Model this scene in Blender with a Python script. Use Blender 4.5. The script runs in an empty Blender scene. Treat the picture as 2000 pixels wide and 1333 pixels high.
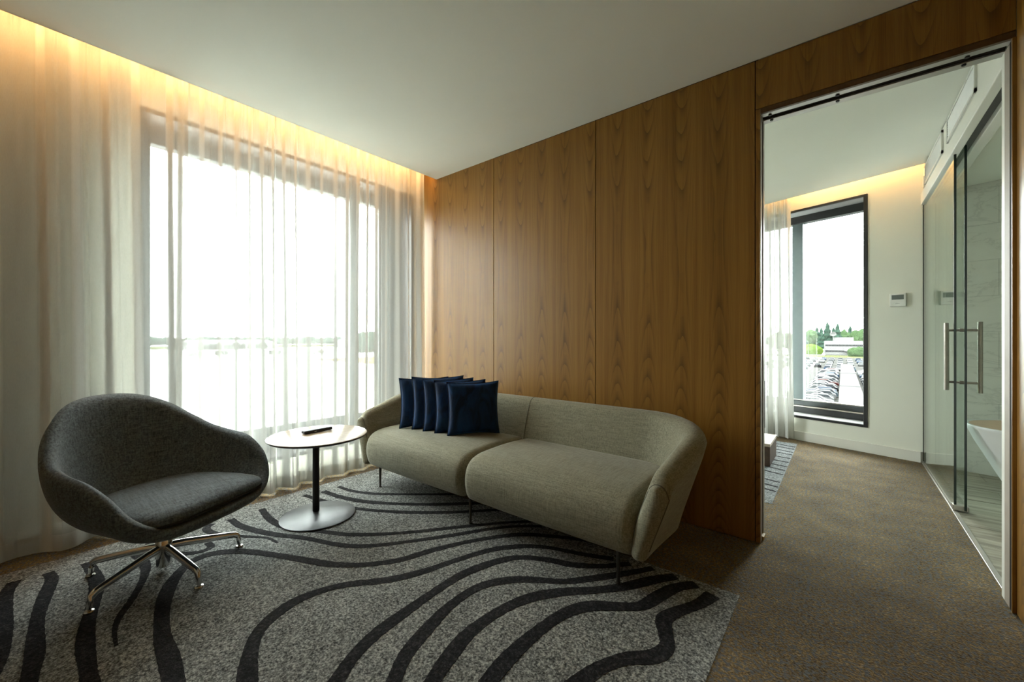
import bpy, bmesh, math, random
from mathutils import Vector, Matrix, noise

scn = bpy.context.scene
COL = scn.collection

# ------------------------------------------------------------------ camera
cam_d = bpy.data.cameras.new('camera')
cam_d.sensor_fit = 'HORIZONTAL'
cam_d.sensor_width = 36.0
cam_d.lens = 794.0 / 2000.0 * 36.0
cam_d.shift_y = -6.5 / 2000.0
cam_d.clip_start = 0.05
cam_d.clip_end = 3000
cam = bpy.data.objects.new('camera', cam_d)
COL.objects.link(cam)
cam.location = (0, 0, 1.15)
cam.rotation_euler = (math.radians(90), 0, math.radians(39.12))
scn.camera = cam

# ------------------------------------------------------------------ overcast sky
SKY = 36.5
w = bpy.data.worlds.new('overcast_sky')
scn.world = w
w.use_nodes = True
wn = w.node_tree
bg = wn.nodes['Background']
tcw = wn.nodes.new('ShaderNodeTexCoord')
nzw = wn.nodes.new('ShaderNodeTexNoise')
nzw.inputs['Scale'].default_value = 2.5
nzw.inputs['Detail'].default_value = 4
rpw = wn.nodes.new('ShaderNodeValToRGB')
rpw.color_ramp.elements[0].color = (0.90, 0.965, 0.94, 1)
rpw.color_ramp.elements[1].color = (0.955, 1.0, 0.965, 1)
wn.links.new(tcw.outputs['Generated'], nzw.inputs['Vector'])
wn.links.new(nzw.outputs['Fac'], rpw.inputs['Fac'])
wn.links.new(rpw.outputs['Color'], bg.inputs['Color'])
bg.inputs['Strength'].default_value = SKY

# ------------------------------------------------------------------ exposure and sampling
vs = scn.view_settings
vs.view_transform = 'Standard'
vs.look = 'None'
vs.exposure = 0.0
vs.gamma = 1.0
vs.use_curve_mapping = False
cy = scn.cycles
cy.max_bounces = 9
cy.diffuse_bounces = 5
cy.glossy_bounces = 4
cy.transmission_bounces = 8
cy.transparent_max_bounces = 24
cy.use_adaptive_sampling = True
cy.adaptive_threshold = 0.05
cy.sample_clamp_indirect = 40.0
cy.caustics_reflective = False
cy.caustics_refractive = False
cy.use_denoising = True

# geometry constants (metres; camera stands at the origin, 1.15 m up)
CEIL = 2.705
XW = -3.40          # inner face of the window wall
YW = 2.63           # face of the veneer wall
XR = 0.56           # face of the veneer wall on the right
P0 = Vector((0.573, 5.27, 0))            # corner of the bedroom's slanted wall
D = Vector((-0.951, 0.309, 0)).normalized()
NRM = Vector((0.309, 0.951, 0)).normalized()
MS = Matrix(((D.x, NRM.x, 0, P0.x), (D.y, NRM.y, 0, P0.y), (0, 0, 1, 0), (0, 0, 0, 1)))   # (along, outward, up) -> world

def area(name, loc, direction, sx, sy, power, color, portal=False):
    d = bpy.data.lights.new(name, 'AREA')
    d.shape = 'RECTANGLE'
    d.size, d.size_y = sx, sy
    d.energy = power
    d.color = color
    o = bpy.data.objects.new(name, d)
    COL.objects.link(o)
    o.location = loc
    dv = Vector(direction)
    o.rotation_euler = dv.to_track_quat('-Z', 'Y').to_euler()
    if portal:
        d.cycles.is_portal = True
    return o

# daylight enters through the two window openings (sampling portals only, they give no light of their own)
area('window_daylight', (-3.80, 1.52, 1.40), (1, 0, 0), 2.08, 2.40, 1, (1, 1, 1), True)
_c = MS @ Vector((1.45, 0.32, 1.42))
area('bedroom_window_daylight', _c, -NRM, 2.15, 2.35, 1, (1, 1, 1), True)

area('added_window_portal', (-3.80, 4.30, 1.40), (1, 0, 0), 0.70, 2.40, 1, (1, 1, 1), True)  # sampling portal of the unseen window added to light the bedroom

# ------------------------------------------------------------------ helpers
EMPTY_LOC = {}

def mesh_obj(name, verts, faces, mat, parent=None, smooth=False):
    me = bpy.data.meshes.new(name)
    me.from_pydata([tuple(v) for v in verts], [], faces)
    me.update()
    bm = bmesh.new(); bm.from_mesh(me)
    bmesh.ops.recalc_face_normals(bm, faces=bm.faces)
    bm.to_mesh(me); bm.free()
    if smooth:
        me.polygons.foreach_set('use_smooth', [True] * len(me.polygons))
    if mat is not None:
        me.materials.append(mat)
    o = bpy.data.objects.new(name, me)
    return put(o, parent)

def put(o, parent=None):
    COL.objects.link(o)
    if parent is not None:
        o.parent = parent
        if parent.name in EMPTY_LOC:
            o.matrix_parent_inverse = Matrix.Translation(EMPTY_LOC[parent.name]).inverted()
    return o

def thing(name, loc, label, cat, group=None):
    o = bpy.data.objects.new(name, None)
    o.empty_display_size = 0.1
    COL.objects.link(o)
    o.location = loc
    EMPTY_LOC[o.name] = Vector(loc)
    return tag(o, label, cat, group)

def tag(o, label, cat, group=None):
    o['label'] = label
    o['category'] = cat
    if group:
        o['group'] = group
    return o

def struct(o, label=None):
    o['kind'] = 'structure'
    if label:
        o['label'] = label
    return o

BOXF = [(0, 3, 2, 1), (4, 5, 6, 7), (0, 1, 5, 4), (1, 2, 6, 5), (2, 3, 7, 6), (3, 0, 4, 7)]

def box_vf(b, M=None):
    x0, x1, y0, y1, z0, z1 = b
    v = [Vector(p) for p in ((x0, y0, z0), (x1, y0, z0), (x1, y1, z0), (x0, y1, z0), (x0, y0, z1), (x1, y0, z1), (x1, y1, z1), (x0, y1, z1))]
    if M is not None:
        v = [M @ p for p in v]
    return v

def boxes(name, bl, mat, parent=None, M=None, bevel=0.0, seg=2, smooth=False):
    bm = bmesh.new()
    for b in bl:
        vs_ = [bm.verts.new(p) for p in box_vf(b, M)]
        for f in BOXF:
            bm.faces.new([vs_[i] for i in f])
    bmesh.ops.recalc_face_normals(bm, faces=bm.faces)
    if bevel > 0:
        bmesh.ops.bevel(bm, geom=list(bm.edges), offset=bevel, segments=seg, affect='EDGES', profile=0.5, clamp_overlap=True)
    me = bpy.data.meshes.new(name)
    bm.to_mesh(me); bm.free()
    if smooth:
        me.polygons.foreach_set('use_smooth', [True] * len(me.polygons))
    me.materials.append(mat)
    return put(bpy.data.objects.new(name, me), parent)

def box(name, x0, x1, y0, y1, z0, z1, mat, parent=None, M=None, bevel=0.0, seg=2):
    return boxes(name, [(x0, x1, y0, y1, z0, z1)], mat, parent, M, bevel, seg)

def grid_faces(nu, nv, closeu=False):
    f = []
    for i in range(nu if closeu else nu - 1):
        for j in range(nv - 1):
            a = i * nv + j
            b = ((i + 1) % nu) * nv + j
            f.append((a, b, b + 1, a + 1))
    return f

def lathe(name, prof, c, mat, parent=None, seg=48, smooth=True):
    """prof: list of (r, z); closed with caps where r == 0"""
    v, f = [], []
    n = len(prof)
    for i in range(seg):
        a = 2 * math.pi * i / seg
        for r, z in prof:
            v.append((c[0] + r * math.cos(a), c[1] + r * math.sin(a), c[2] + z))
    f = grid_faces(seg, n, True)
    o = mesh_obj(name, v, f, mat, parent, smooth)
    bm = bmesh.new(); bm.from_mesh(o.data)
    bmesh.ops.remove_doubles(bm, verts=bm.verts, dist=1e-5)
    bmesh.ops.recalc_face_normals(bm, faces=bm.faces)
    bm.to_mesh(o.data); bm.free()
    if smooth:
        o.data.polygons.foreach_set('use_smooth', [True] * len(o.data.polygons))
        sharpen(o)
    return o

def sharpen(o, deg=38):
    me = o.data
    bm = bmesh.new(); bm.from_mesh(me)
    for e in bm.edges:
        if len(e.link_faces) == 2 and e.calc_face_angle(0) > math.radians(deg):
            e.smooth = False
    bm.to_mesh(me); bm.free()

def tube(name, pts, r, mat, parent=None, seg=12, cap=True, flat=1.0):
    """round bar through pts; r is one radius or a list"""
    pts = [Vector(p) for p in pts]
    n = len(pts)
    rs = r if isinstance(r, (list, tuple)) else [r] * n
    v = []
    up = Vector((0, 0, 1))
    for i, p in enumerate(pts):
        t = (pts[min(i + 1, n - 1)] - pts[max(i - 1, 0)]).normalized()
        ref = up if abs(t.z) < 0.92 else Vector((1, 0, 0))
        a = t.cross(ref).normalized()
        b = a.cross(t).normalized()
        for k in range(seg):
            an = 2 * math.pi * k / seg
            v.append(p + a * math.cos(an) * rs[i] * flat + b * math.sin(an) * rs[i])
    f = []
    for i in range(n - 1):
        for k in range(seg):
            f.append((i * seg + k, i * seg + (k + 1) % seg, (i + 1) * seg + (k + 1) % seg, (i + 1) * seg + k))
    if cap:
        f.append(tuple(range(seg)))
        f.append(tuple((n - 1) * seg + k for k in range(seg)))
    o = mesh_obj(name, v, f, mat, parent, True)
    sharpen(o, 50)
    return o

def catmull(pts, m):
    """m samples per span through pts"""
    P = [Vector(p) for p in pts]
    P = [P[0] * 2 - P[1]] + P + [P[-1] * 2 - P[-2]]
    out = []
    for i in range(1, len(P) - 2):
        for k in range(m):
            t = k / m
            a, b, c, d = P[i - 1], P[i], P[i + 1], P[i + 2]
            out.append(0.5 * ((2 * b) + (c - a) * t + (2 * a - 5 * b + 4 * c - d) * t * t + (3 * b - a - 3 * c + d) * t ** 3))
    out.append(P[-2].copy())
    return out

def copy_tree(o, parent=None):
    c = o.copy()
    COL.objects.link(c)
    if parent is not None:
        c.parent = parent
        c.matrix_parent_inverse = o.matrix_parent_inverse.copy()
    for ch in list(o.children):
        copy_tree(ch, c)
    return c

# ------------------------------------------------------------------ materials
class NT:
    def __init__(self, name):
        self.m = bpy.data.materials.new(name)
        self.m.use_nodes = True
        self.t = self.m.node_tree
        self.p = self.t.nodes['Principled BSDF']
        self.out = self.t.nodes['Material Output']
    def n(self, typ, **kw):
        x = self.t.nodes.new(typ)
        for k, v in kw.items():
            setattr(x, k, v)
        return x
    def link(self, a, b):
        self.t.links.new(a, b)
    def put(self, sock, v):
        if hasattr(v, 'is_output') or isinstance(v, bpy.types.NodeSocket):
            self.t.links.new(v, sock)
        else:
            sock.default_value = v
    def math(self, op, a, b=0.0, c=0.0):
        x = self.n('ShaderNodeMath', operation=op)
        for i, v in enumerate((a, b, c)):
            self.put(x.inputs[i], v)
        return x.outputs[0]
    def coord(self, which='Object'):
        return self.n('ShaderNodeTexCoord').outputs[which]
    def scale(self, vec, s, rot=(0, 0, 0)):
        x = self.n('ShaderNodeMapping')
        self.link(vec, x.inputs['Vector'])
        x.inputs['Scale'].default_value = s
        x.inputs['Rotation'].default_value = rot
        return x.outputs[0]
    def noise(self, vec, scale, detail=2.0, rough=0.5, dist=0.0):
        x = self.n('ShaderNodeTexNoise')
        if vec is not None:
            self.link(vec, x.inputs['Vector'])
        x.inputs['Scale'].default_value = scale
        x.inputs['Detail'].default_value = detail
        x.inputs['Roughness'].default_value = rough
        x.inputs['Distortion'].default_value = dist
        return x.outputs['Fac']
    def ramp(self, fac, stops, interp='LINEAR'):
        x = self.n('ShaderNodeValToRGB')
        x.color_ramp.interpolation = interp
        el = x.color_ramp.elements
        while len(el) < len(stops):
            el.new(0.5)
        for e, (p, c) in zip(el, stops):
            e.position = p
            e.color = (c[0], c[1], c[2], 1)
        self.link(fac, x.inputs['Fac'])
        return x.outputs['Color']
    def mix(self, fac, a, b, mode='MIX'):
        x = self.n('ShaderNodeMix', data_type='RGBA', blend_type=mode)
        self.put(x.inputs['Factor'], fac)
        for s, v in ((x.inputs['A'], a), (x.inputs['B'], b)):
            pass
        ia = [s for s in x.inputs if s.name == 'A' and s.type == 'RGBA'][0]
        ib = [s for s in x.inputs if s.name == 'B' and s.type == 'RGBA'][0]
        for s, v in ((ia, a), (ib, b)):
            if isinstance(v, tuple):
                s.default_value = (v[0], v[1], v[2], 1)
            else:
                self.link(v, s)
        return [s for s in x.outputs if s.type == 'RGBA'][0]
    def bump(self, h, strength=0.3, dist=0.01):
        x = self.n('ShaderNodeBump')
        x.inputs['Strength'].default_value = strength
        x.inputs['Distance'].default_value = dist
        self.link(h, x.inputs['Height'])
        self.link(x.outputs[0], self.p.inputs['Normal'])
    def base(self, col, rough=0.5, metal=0.0, spec=0.5):
        if isinstance(col, tuple):
            self.p.inputs['Base Color'].default_value = (col[0], col[1], col[2], 1)
        else:
            self.link(col, self.p.inputs['Base Color'])
        self.put(self.p.inputs['Roughness'], rough)
        self.p.inputs['Metallic'].default_value = metal
        self.p.inputs['Specular IOR Level'].default_value = spec
        return self

def plain(name, col, rough=0.5, metal=0.0, spec=0.5, var=0.06, scale=14.0, bump=0.0):
    k = NT(name)
    f = k.noise(k.coord(), scale, 3)
    lo = tuple(c * (1 - var) for c in col)
    hi = tuple(min(1, c * (1 + var)) for c in col)
    k.base(k.ramp(f, [(0.3, lo), (0.7, hi)]), rough, metal, spec)
    if bump:
        k.bump(k.noise(k.coord(), scale * 14, 2), bump, 0.002)
    return k.m

def veneer(name, axis='X', lo=(0.185, 0.082, 0.0120), hi=(0.36, 0.185, 0.036), leaf=0.212, shift=0.0):
    k = NT(name)
    sep = k.n('ShaderNodeSeparateXYZ')
    k.link(k.coord(), sep.inputs[0])
    u0 = k.math('ADD', sep.outputs[axis], 10.0 + shift)
    z = sep.outputs['Z']
    q = k.math('DIVIDE', u0, leaf)
    idx = k.math('FLOOR', q)
    fr = k.math('SUBTRACT', k.math('FRACT', q), 0.5)
    wn_ = k.n('ShaderNodeTexWhiteNoise', noise_dimensions='1D')
    k.link(idx, wn_.inputs['W'])
    rnd = wn_.outputs['Value']
    # slow wander of the heart line and of the growth rings
    cmb = k.n('ShaderNodeCombineXYZ')
    k.link(k.math('MULTIPLY', fr, leaf * 6), cmb.inputs[0])
    k.link(k.math('MULTIPLY', z, 1.3), cmb.inputs[1])
    k.link(k.math('MULTIPLY', rnd, 0.5), cmb.inputs[2])
    wob = k.math('SUBTRACT', k.noise(cmb.outputs[0], 1.6, 3), 0.5)
    u = k.math('MULTIPLY', k.math('ADD', fr, k.math('MULTIPLY', wob, 0.20)), leaf)
    zz = k.math('ADD', k.math('SUBTRACT', z, 1.82), k.math('MULTIPLY', rnd, 0.22))
    dd = k.math('ADD', k.math('MULTIPLY', k.math('MULTIPLY', zz, zz), 0.052), 0.003)
    r = k.math('SUBTRACT', k.math('ADD', dd, 1.0), k.math('MULTIPLY', k.math('MULTIPLY', u, u), 5.5))
    r = k.math('ADD', r, k.math('MULTIPLY', wob, 0.012))
    ring = k.math('FRACT', k.math('DIVIDE', r, 0.0122))
    late = k.math('POWER', ring, 3.0)
    # rings crowd into plain straight grain away from the heart
    heart = k.math('SUBTRACT', 1.0, k.math('MINIMUM', k.math('MULTIPLY', k.math('ABSOLUTE', u), 13.0), 0.85))
    late = k.math('MULTIPLY', late, heart)
    sv = k.scale(k.coord(), (330, 330, 3.2))
    fine = k.noise(sv, 1.0, 2, 0.6)
    sv2 = k.scale(k.coord(), (28, 28, 0.5))
    mid = k.noise(sv2, 1.0, 3, 0.55)
    tone = k.math('ADD', k.math('MULTIPLY', fine, 0.42), k.math('MULTIPLY', mid, 0.6))
    col = k.ramp(tone, [(0.30, lo), (0.72, hi)])
    dark = tuple(c * 0.42 for c in lo)
    col = k.mix(k.math('MULTIPLY', late, 0.66), col, dark)
    # grey smudges at the tips of the arches
    smg = k.math('MULTIPLY', k.math('LESS_THAN', k.math('ABSOLUTE', u), 0.02), k.math('SUBTRACT', 1.0, k.math('MULTIPLY', k.math('ABSOLUTE', u), 50.0)))
    smn = k.math('GREATER_THAN', k.noise(k.scale(k.coord(), (3, 3, 6)), 1.0, 1), 0.56)
    col = k.mix(k.math('MULTIPLY', k.math('MULTIPLY', smg, smn), 0.12), col, (0.045, 0.032, 0.018))
    k.base(col, 0.39, 0, 0.42)
    k.bump(fine, 0.06, 0.002)
    return k.m

def carpet(name, stops, cell=0.006, mottled=0.35, tint=None):
    k = NT(name)
    c = k.coord()
    a = k.noise(k.scale(c, (1, 1, 1)), 1.0 / cell, 2, 0.65)
    b = k.noise(c, 0.38 / cell, 2, 0.6)
    g = k.noise(c, 5.0, 3)
    f = k.math('ADD', k.math('MULTIPLY', a, 0.75), k.math('MULTIPLY', b, 0.25))
    f = k.math('ADD', f, k.math('MULTIPLY', k.math('SUBTRACT', g, 0.5), mottled))
    col = k.ramp(f, stops)
    if tint:
        t2 = k.noise(k.scale(c, (1.0, 1.0, 1.0)), 0.55 / cell, 1)
        col = k.mix(k.ramp(t2, [(0.46, (0, 0, 0)), (0.60, (1, 1, 1))]), col, tint)
    k.base(col, 0.95, 0, 0.15)
    k.bump(a, 0.9, 0.006)
    return k.m

def cloth(name, lo, hi, s=260.0, rough=0.85, sheen=0.0, bump=0.35, axes=((1, 0.06, 1), (0.06, 1, 1), (1, 1, 0.06))):
    k = NT(name)
    c = k.coord()
    f = None
    for ax in axes:
        q = k.noise(k.scale(c, tuple(s * v for v in ax)), 1.0, 2, 0.6)
        f = q if f is None else k.math('ADD', f, q)
    f = k.math('DIVIDE', f, float(len(axes)))
    k.base(k.ramp(f, [(0.38, lo), (0.62, hi)]), rough, 0, 0.25)
    if sheen:
        k.p.inputs['Sheen Weight'].default_value = sheen
        k.p.inputs['Sheen Roughness'].default_value = 0.4
    k.bump(f, bump, 0.002)
    return k.m

def glass(name, tint=(1, 1, 1), f0=0.04, clear=1.0):
    k = NT(name)
    k.t.nodes.remove(k.p)
    lw = k.n('ShaderNodeLayerWeight')
    lw.inputs['Blend'].default_value = 0.5
    s5 = k.math('POWER', lw.outputs['Facing'], 5.0)
    fr = k.math('ADD', k.math('MULTIPLY', s5, 1 - f0), f0)
    tr = k.n('ShaderNodeBsdfTransparent')
    tr.inputs['Color'].default_value = (tint[0], tint[1], tint[2], 1)
    gl = k.n('ShaderNodeBsdfGlossy')
    gl.inputs['Roughness'].default_value = 0.0
    gl.inputs['Color'].default_value = (0.95, 0.97, 0.96, 1)
    mx = k.n('ShaderNodeMixShader')
    k.link(fr, mx.inputs[0]); k.link(tr.outputs[0], mx.inputs[1]); k.link(gl.outputs[0], mx.inputs[2])
    k.link(mx.outputs[0], k.out.inputs[0])
    return k.m

def sheer(name, col, open_=0.42, back=0.6):
    """voile; fold shading is put in as 'dense' bands along the fold lines that let less light through"""
    k = NT(name)
    k.t.nodes.remove(k.p)
    at = k.n('ShaderNodeAttribute', attribute_name='fold_shade')
    dn = at.outputs['Fac']
    wv = k.noise(k.scale(k.coord(), (420, 420, 60)), 1.0, 2)
    c = k.ramp(wv, [(0.3, tuple(x * 0.93 for x in col)), (0.7, col)])
    df = k.n('ShaderNodeBsdfDiffuse'); k.link(c, df.inputs['Color'])
    tl = k.n('ShaderNodeBsdfTranslucent'); k.link(c, tl.inputs['Color'])
    m1 = k.n('ShaderNodeMixShader')
    k.link(k.math('MULTIPLY', k.math('SUBTRACT', 1.0, k.math('MULTIPLY', dn, 0.55)), back), m1.inputs[0])
    k.link(df.outputs[0], m1.inputs[1]); k.link(tl.outputs[0], m1.inputs[2])
    tr = k.n('ShaderNodeBsdfTransparent')
    m2 = k.n('ShaderNodeMixShader')
    k.link(k.math('MULTIPLY', k.math('POWER', k.math('SUBTRACT', 1.0, k.math('MINIMUM', dn, 1.0)), 3.0), open_), m2.inputs[0])
    k.link(m1.outputs[0], m2.inputs[1]); k.link(tr.outputs[0], m2.inputs[2])
    k.link(m2.outputs[0], k.out.inputs[0])
    return k.m

def emit(name, col, s):
    k = NT(name)
    k.base(col, 0.6)
    k.p.inputs['Emission Color'].default_value = (col[0], col[1], col[2], 1)
    k.p.inputs['Emission Strength'].default_value = s
    return k.m

M_PAINT = plain('white_paint', (0.82, 0.825, 0.745), 0.7, 0, 0.3, 0.02, 2.0)
M_CEIL = plain('ceiling_paint', (0.895, 0.92, 0.845), 0.8, 0, 0.2, 0.015, 1.5)
M_SKIRT = plain('skirting_paint', (0.80, 0.79, 0.73), 0.45, 0, 0.4, 0.02, 3.0)
M_VEN = veneer('veneer_x', 'X')
M_VENY = veneer('veneer_y', 'Y', shift=0.07)
M_VEDGE = plain('veneer_edge', (0.10, 0.05, 0.016), 0.45, 0, 0.4, 0.2, 40)
M_GAP = plain('shadow_gap', (0.012, 0.007, 0.004), 0.8, 0, 0.1, 0.05)
M_CARP = carpet('brown_carpet', [(0.33, (0.040, 0.031, 0.022)), (0.47, (0.145, 0.102, 0.050)), (0.58, (0.265, 0.180, 0.078)), (0.70, (0.35, 0.30, 0.21))], 0.008, 0.30, (0.125, 0.124, 0.120))
M_GREY = carpet('grey_carpet', [(0.36, (0.042, 0.045, 0.044)), (0.50, (0.200, 0.208, 0.200)), (0.66, (0.52, 0.53, 0.50))], 0.0078, 0.10)
M_GREYB = carpet('blue_grey_carpet', [(0.30, (0.05, 0.055, 0.06)), (0.50, (0.19, 0.205, 0.215)), (0.70, (0.48, 0.50, 0.51))], 0.0095, 0.12)
M_STRIPE = carpet('charcoal_carpet', [(0.30, (0.006, 0.006, 0.007)), (0.52, (0.020, 0.020, 0.022)), (0.72, (0.066, 0.066, 0.068))], 0.0095, 0.12)
M_SHEER = sheer('sheer_voile', (0.72, 0.725, 0.69), 0.40, 0.075)
M_HEM = sheer('sheer_hem', (0.72, 0.725, 0.69), 0.25, 0.075)
M_BLACK = plain('black_frame', (0.020, 0.021, 0.023), 0.35, 0, 0.5, 0.1)
M_FRAME = plain('grey_window_metal', (0.060, 0.068, 0.072), 0.32, 0.3, 0.5, 0.08)
M_GLASS = glass('window_glass', (0.97, 0.985, 0.98), 0.04)
M_BGLASS = glass('bathroom_glass', (0.925, 0.962, 0.942), 0.045)
M_GEDGE = plain('glass_edge', (0.010, 0.022, 0.019), 0.2, 0, 0.5, 0.1)
M_STEEL = plain('brushed_steel', (0.52, 0.50, 0.47), 0.33, 1.0, 0.5, 0.06, 60)
M_HANDLE = plain('bronze_steel', (0.26, 0.235, 0.205), 0.30, 1.0, 0.5, 0.06, 60)
M_SATIN = plain('satin_steel', (0.095, 0.098, 0.10), 0.38, 1.0, 0.5, 0.05, 30)
M_CHROME = plain('polished_chrome', (0.68, 0.67, 0.65), 0.17, 1.0, 0.5, 0.03, 30)
M_BPOW = plain('black_powder_coat', (0.012, 0.012, 0.013), 0.45, 0, 0.5, 0.1)
M_ALU = plain('pale_aluminium', (0.50, 0.48, 0.45), 0.38, 0.8, 0.5, 0.04)
M_LED = emit('led_tape', (1.0, 0.62, 0.28), 6.0)

# ================================================================== THE SETTING
# floor
fl = box('floor', -3.40, 0.573, -2.80, 6.70, -0.20, 0.0, M_CARP)
struct(fl, 'brown flecked carpet')
# plaster ceiling with an open cove along the window wall
box_c = box('ceiling', -3.09, XR, -2.80, YW, CEIL, 2.95, M_CEIL); struct(box_c, 'white plaster ceiling')
box('cove_lip', -3.094, -3.088, -2.80, YW, CEIL - 0.001, CEIL + 0.05, M_CEIL, box_c)
bc = mesh_obj('ceiling', [MS @ Vector(p) for p in ((-0.055, -0.13, CEIL), (4.3, -0.13, CEIL), (-0.055, -0.13, 2.95), (4.3, -0.13, 2.95))] +
              [(0.58, 2.75, CEIL), (-3.40, 2.75, CEIL), (0.58, 2.75, 2.95), (-3.40, 2.75, 2.95)],
              [(0, 1, 5, 4), (2, 3, 7, 6), (0, 1, 3, 2), (0, 4, 6, 2), (1, 5, 7, 3), (4, 5, 7, 6)], M_CEIL)
struct(bc, 'white plaster bedroom ceiling')
sl = box('ceiling', -3.78, 2.60, -2.95, 7.00, 2.95, 3.10, M_PAINT); struct(sl, 'concrete slab above the ceilings')

# window wall (opening y 0.49..2.585, z 0.20..2.60)
WY0, WY1, WZ0, WZ1 = 0.485, 2.585, 0.20, 2.60
# unseen opening added to this facade to light the bedroom
W_ADDED = (3.95, 4.65)
wl = boxes('wall_left', [(-3.78, XW, -2.95, WY0, -0.2, 2.95), (-3.78, XW, WY1, W_ADDED[0], -0.2, 2.95), (-3.78, XW, W_ADDED[1], 6.95, -0.2, 2.95),
                         (-3.78, XW, W_ADDED[0], W_ADDED[1], -0.2, WZ0), (-3.78, XW, W_ADDED[0], W_ADDED[1], WZ1, 2.95),
                         (-3.78, XW, WY0, WY1, -0.2, WZ0), (-3.78, XW, WY0, WY1, WZ1, 2.95)], M_PAINT)
struct(wl, 'white painted window wall')
bb = boxes('baseboard_left', [(XW, XW + 0.013, -2.80, YW - 0.001, 0.0, 0.10)], M_SKIRT, bevel=0.003); struct(bb, 'white skirting behind the sheer curtain')

win = bpy.data.objects.new('window_1', None); COL.objects.link(win)
win.location = (-3.6, 1.53, WZ0); EMPTY_LOC[win.name] = Vector(win.location); struct(win, 'large dark framed window behind the sheer curtain')
for n_, b in (('lining', (-3.78, XW + 0.008, WY0, WY0 + 0.03, WZ0, WZ1)), ('lining', (-3.78, XW + 0.008, WY1 - 0.03, WY1, WZ0, WZ1)),
              ('lining', (-3.78, XW + 0.008, WY0 + 0.03, WY1 - 0.03, WZ1 - 0.03, WZ1)), ('window_sill', (-3.78, XW + 0.008, WY0 + 0.03, WY1 - 0.03, WZ0, WZ0 + 0.03))):
    boxes(n_, [b], M_BLACK, win, bevel=0.002, seg=1)
for n_, b in (('frame_jamb', (-3.77, -3.69, WY0 + 0.03, 0.60, WZ0 + 0.03, WZ1 - 0.03)), ('frame_jamb', (-3.77, -3.69, 2.375, WY1 - 0.03, WZ0 + 0.03, WZ1 - 0.03)),
              ('frame_head', (-3.77, -3.69, 0.60, 2.375, 2.49, WZ1 - 0.03)), ('frame_bottom', (-3.77, -3.69, 0.60, 2.375, WZ0 + 0.03, 0.41)),
              ('mullion', (-3.775, -3.675, 2.05, 2.125, 0.41, 2.49))):
    boxes(n_, [b], M_FRAME, win, bevel=0.004, seg=1)
box('pane', -3.738, -3.730, 0.598, 2.052, 0.408, 2.492, M_GLASS, win)
box('pane', -3.738, -3.730, 2.123, 2.377, 0.408, 2.492, M_GLASS, win)

for wi, (a, b) in ((3, W_ADDED),):
    w_ = bpy.data.objects.new('window_%d' % wi, None); COL.objects.link(w_)
    w_.location = (-3.6, (a + b) / 2, WZ0); EMPTY_LOC[w_.name] = Vector(w_.location); struct(w_, 'unseen dark framed window added to light the bedroom')
    for n_, q in (('lining', (-3.78, XW + 0.008, a, a + 0.03, WZ0, WZ1)), ('lining', (-3.78, XW + 0.008, b - 0.03, b, WZ0, WZ1)), ('lining', (-3.78, XW + 0.008, a + 0.03, b - 0.03, WZ1 - 0.03, WZ1)),
                  ('window_sill', (-3.78, XW + 0.008, a + 0.03, b - 0.03, WZ0, WZ0 + 0.03)), ('frame_jamb', (-3.77, -3.69, a + 0.03, a + 0.11, WZ0 + 0.03, WZ1 - 0.03)), ('frame_jamb', (-3.77, -3.69, b - 0.11, b - 0.03, WZ0 + 0.03, WZ1 - 0.03)),
                  ('frame_head', (-3.77, -3.69, a + 0.11, b - 0.11, 2.49, WZ1 - 0.03)), ('frame_bottom', (-3.77, -3.69, a + 0.11, b - 0.11, WZ0 + 0.03, 0.41))):
        boxes(n_, [q], M_BLACK if n_ in ('lining', 'window_sill') else M_FRAME, w_, bevel=0.003, seg=1)
    box('pane', -3.738, -3.730, a + 0.108, b - 0.108, 0.408, 2.492, M_GLASS, w_)

# veneer wall with the sliding-door opening x -0.355..0.55, z 0..2.40
DX0, DX1, DZ = -0.355, 0.55, 2.40
wb = boxes('wall_back', [(XW, DX0 - 0.012, YW + 0.020, 2.78, -0.1, 2.95), (DX1 + 0.012, 2.60, YW + 0.020, 2.78, -0.1, 2.95),
                         (DX0 - 0.012, DX1 + 0.012, YW + 0.020, 2.78, DZ + 0.012, 2.95)], M_PAINT)
struct(wb, 'wall clad in brown wood veneer panels')
box('gap_backing', XW, DX0 - 0.012, YW + 0.014, YW + 0.0205, 0.0, 2.95, M_GAP, wb)
edges = [-3.398, -2.344, -1.370, -0.380, -0.3565]
g = 0.0022
for a, b in zip(edges[:-1], edges[1:]):
    top = 2.94 if a < -3.2 else (DZ + 0.026 if b > -0.37 else CEIL - 0.003)
    boxes('veneer_panel', [(a + g, b - (g if b < -0.37 else 0), YW, YW + 0.016, 0.004, top)], M_VEN, wb, bevel=0.0012, seg=1)
boxes('header_panel', [(DX0 + 0.0005 - 0.023, XR, YW, YW + 0.018, DZ + 0.030, CEIL - 0.003)], M_VEN, wb, bevel=0.0012, seg=1)
boxes('header_edge', [(DX0, XR, YW - 0.001, YW + 0.018, DZ - 0.001, DZ + 0.027)], M_VEDGE, wb, bevel=0.001, seg=1)

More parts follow.
